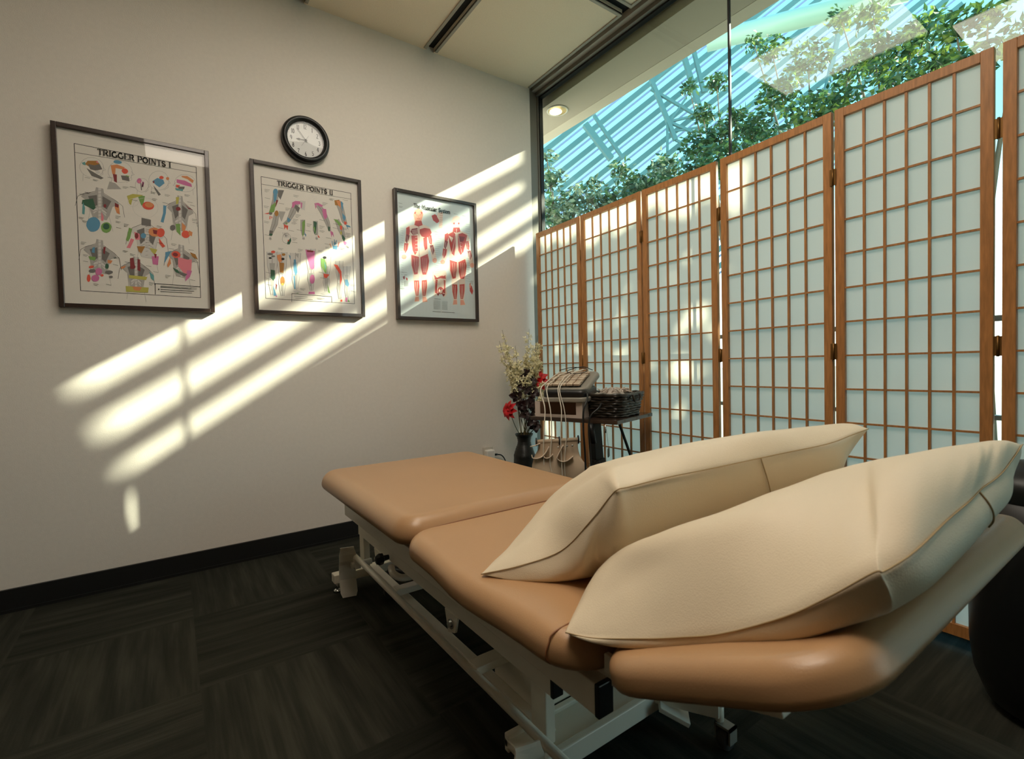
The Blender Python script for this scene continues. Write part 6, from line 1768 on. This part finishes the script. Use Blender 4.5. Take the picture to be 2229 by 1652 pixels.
# trees
def leafcloud(m,c,R,n,s,mts,flat=.8):
    n=int(n*2.3); s=s*.9
    for _ in range(n):
        while True:
            q=Vector((random.uniform(-1,1),random.uniform(-1,1),random.uniform(-1,1)))
            if q.length<1: break
        q=q*(.55+.45*random.random()); p=c+Vector((q.x*R,q.y*R,q.z*R*flat)); d=Vector((random.gauss(0,1),random.gauss(0,1),random.gauss(0,.6)-.2)).normalized(); e=d.orthogonal().normalized(); a=random.random()*6.28; e=(e*cos(a)+d.cross(e)*sin(a)); l=s*random.uniform(.7,1.35); w=l*.24; n_=d.cross(e)
        m.add([p,p+d*l*.45+e*w,p+d*l-n_*l*.15,p+d*l*.45-e*w],[(0,1,2,3)],random.choice(mts))
def tree(label,base_,crowns,mts,s,dens_):
    t=thing('atrium_tree',label,'tree',base_,'trees growing in the atrium beyond the window')
    b=Vector(base_); m=MB(); top=Vector(crowns[0][0])
    m.tube(cr([b,(b+top)/2+Vector((.1,.05,0)),top],6),[.07-.004*i for i in range(13)],None,8)
    for c,R in crowns[1:]:
        c=Vector(c); st=b+(top-b)*.55; m.tube(cr([st,(st+c)/2+Vector((0,0,.1)),c],5),[.028,.026,.024,.021,.018,.015,.013,.011,.009,.007,.005],None,6)
    m.build('trunk',M_bark,t)
    m=MB()
    for c,R in crowns: leafcloud(m,Vector(c),R,int(dens_*R*R),s,mts)
    m.build('foliage',None,t,None,False)
for a in TREES: tree(*[x if not isinstance(x,str) or not x.startswith('@') else eval(x[1:]) for x in a])
# bars, pier and leaves added out of view to shape the sunlight
t=thing('sun_stripe_frame','steel louvre frame added out of view, right of the window, to stripe the sunlight','louvre frame',(5,-4,0))
def lv(y0,z0,y1,z1,h,w=.06):
    m=MB(); sq(m,(5,y0,z0),(5,y1,z1),w,h,None,0); m.build('shadebar',M_teal,t)  # added unseen bar; its shadow makes a dark stripe on the wall
lv(-2.4,5.36,-5.03,5.335,.095); lv(-2.4,5.215,-5.03,5.09,.09); lv(-2.4,5.01,-5.03,4.92,.06)
for yy in (-2.4,-5.06):
    m=MB(); m.box((4.97,yy-.04,0),(5.03,yy+.04,5.8)); m.build('post',M_teal,t)
m=MB(); m.box((4.98,-3.36,5.20),(5.02,-2.4,5.52)); m.build('shade_panel',M_teal,t)  # unseen panel added to shade the streaks near the room corner
m=MB(); pr=[(-8.2,0),(-4.87,0),(-4.87,4.93),(-4.745,4.93),(-4.85,5.45),(-4.95,7.2),(-8.2,7.2)]; k_=len(pr)
m.add([(4.3,y,z) for y,z in pr]+[(4.96,y,z) for y,z in pr],[list(range(k_)),list(range(k_,2*k_))[::-1]]+[(i,(i+1)%k_,k_+(i+1)%k_,k_+i) for i in range(k_)])
tag(m.build('sun_block_pier',mat('concrete',sr(170,166,156),.9,var=.05,vscale=3)),'broad concrete pier added out of view to cut off the sun stripes, beyond the louvre frame','pier')  # unseen block, edge shaped to end the sun streaks on the wall
t=thing('sun_dapple_hedge','unseen leafy hedge added to dapple the sunlight, under the louvre frame outside','hedge',(5.2,-4,0)); m=MB(); random.seed(5)  # unseen leaves added to keep most sun off the paper screen
y=-5.25
while y<-2.2:
    z=.2
    while z<4.83:
        for q in range(4):
            p=Vector((5.1+random.random()*.35,y+random.random()*.11,z+random.random()*.11)); k=(p.x-5)/1.508; yy=p.y+k; zz=p.z-.942*k
            if any(((yy-gy)/(gry*1.2))**2+((zz-gz)/(grz*1.2))**2<1 for gy,gz,gry,grz in GAPS): continue
            if zz>4.80: continue
            if yy>-3.5 and q==0:
                for _ in range(3):
                    pp=p+Vector((.02,random.uniform(-.06,.06),random.uniform(-.06,.06))); m.add([pp+Vector((0,-.07,0)),pp+Vector((0,0,.08)),pp+Vector((0,.07,0)),pp+Vector((0,0,-.08))],[(0,1,2,3)],M_leaf)
            d=Vector((0,random.gauss(0,1),random.gauss(0,1))).normalized(); e=Vector((1,0,0)).cross(d); l=.17; m.add([p-d*l*.5,p+e*l*.42,p+d*l*.5,p-e*l*.42],[(0,1,2,3)],random.choice((M_leaf,M_leaf2)))
        z+=.11
    y+=.11
m.build('foliage',None,t,None,False)
m=MB(); 
for y in (-4.6,-4.0,-3.4,-2.8): m.tube([(5.3,y,0),(5.3,y+.05,4.2)],.03,None,8)
m.build('trunk',M_bark,t)
# ------------------------------------------------------------------ room light
t=thing('ceiling_light','square recessed ceiling light panel over the far end of the table','ceiling light',(-1.09,-1.3,2.74))
m=MB(); 
for a,b in (((-1.42,-1.72),(-.757,-1.695)),((-1.42,-.911),(-.757,-.886)),((-1.42,-1.695),(-1.395,-.911)),((-.782,-1.695),(-.757,-.911))): m.box((a[0],a[1],2.732),(b[0],b[1],2.768))
m.build('light_frame',M_trim,t)
m=MB(); m.box((-1.395,-1.695,2.742),(-.782,-.911,2.746)); m.build('diffuser',mat('light_diffuser',sr(235,228,210),.6,emit=(1,.90,.76,1),estr=LIGHT1),t)
def arealamp(nm,loc,sx_,sy_,e,colr):
    l=bpy.data.lights.new(nm,'AREA'); l.shape='RECTANGLE'; l.size=sx_; l.size_y=sy_; l.energy=e; l.color=colr; o=bpy.data.objects.new(nm,l); COL.objects.link(o); o.location=loc; return o
t=thing('ceiling_light','added fill light panel, out of view above the near end of the table','ceiling light',(-1.81,-2.2,2.74))
m=MB(); m.box((-2.14,-2.61,2.742),(-1.475,-1.78,2.75)); m.build('diffuser',mat('fill_diffuser',sr(235,228,210),.6,emit=(1,.87,.72,1),estr=FILL_LIGHT),t)  # unseen fill panel, added to brighten the cushions and the wall
# ------------------------------------------------------------------ sun, sky
sd=Vector((1.508,-1,.942)); sl=bpy.data.lights.new('sun','SUN'); so=bpy.data.objects.new('sun',sl); COL.objects.link(so); so.rotation_euler=sd.to_track_quat('Z','Y').to_euler(); sl.energy=SUN; sl.angle=radians(.53); sl.color=(1,.91,.72)
w=bpy.data.worlds.new('world'); bpy.context.scene.world=w; w.use_nodes=True; nt=w.node_tree; N=nt.nodes; L=nt.links; bg=N['Background']
tc=N.new('ShaderNodeTexCoord'); sp=N.new('ShaderNodeSeparateXYZ'); L.new(tc.outputs['Generated'],sp.inputs[0]); rp=N.new('ShaderNodeValToRGB')
E_=rp.color_ramp.elements; E_[0].position=0; E_[0].color=(1,.97,.88,1); E_[1].position=.8; E_[1].color=(.07,.26,.48,1); q=E_.new(.16); q.color=(.55,.72,.78,1); q=E_.new(.32); q.color=(.15,.38,.46,1)
L.new(sp.outputs[2],rp.inputs['Fac']); L.new(rp.outputs[0],bg.inputs['Color']); bg.inputs['Strength'].default_value=SKY
sc=bpy.context.scene; sc.view_settings.view_transform='Standard'; sc.view_settings.look='None'; sc.view_settings.gamma=1; sc.view_settings.use_curve_mapping=False; sc.view_settings.exposure=EXPO
sc.cycles.use_denoising=True; sc.cycles.max_bounces=10; sc.cycles.diffuse_bounces=5; sc.cycles.transparent_max_bounces=16; sc.cycles.sample_clamp_indirect=6; sc.cycles.caustics_reflective=False; sc.cycles.caustics_refractive=False
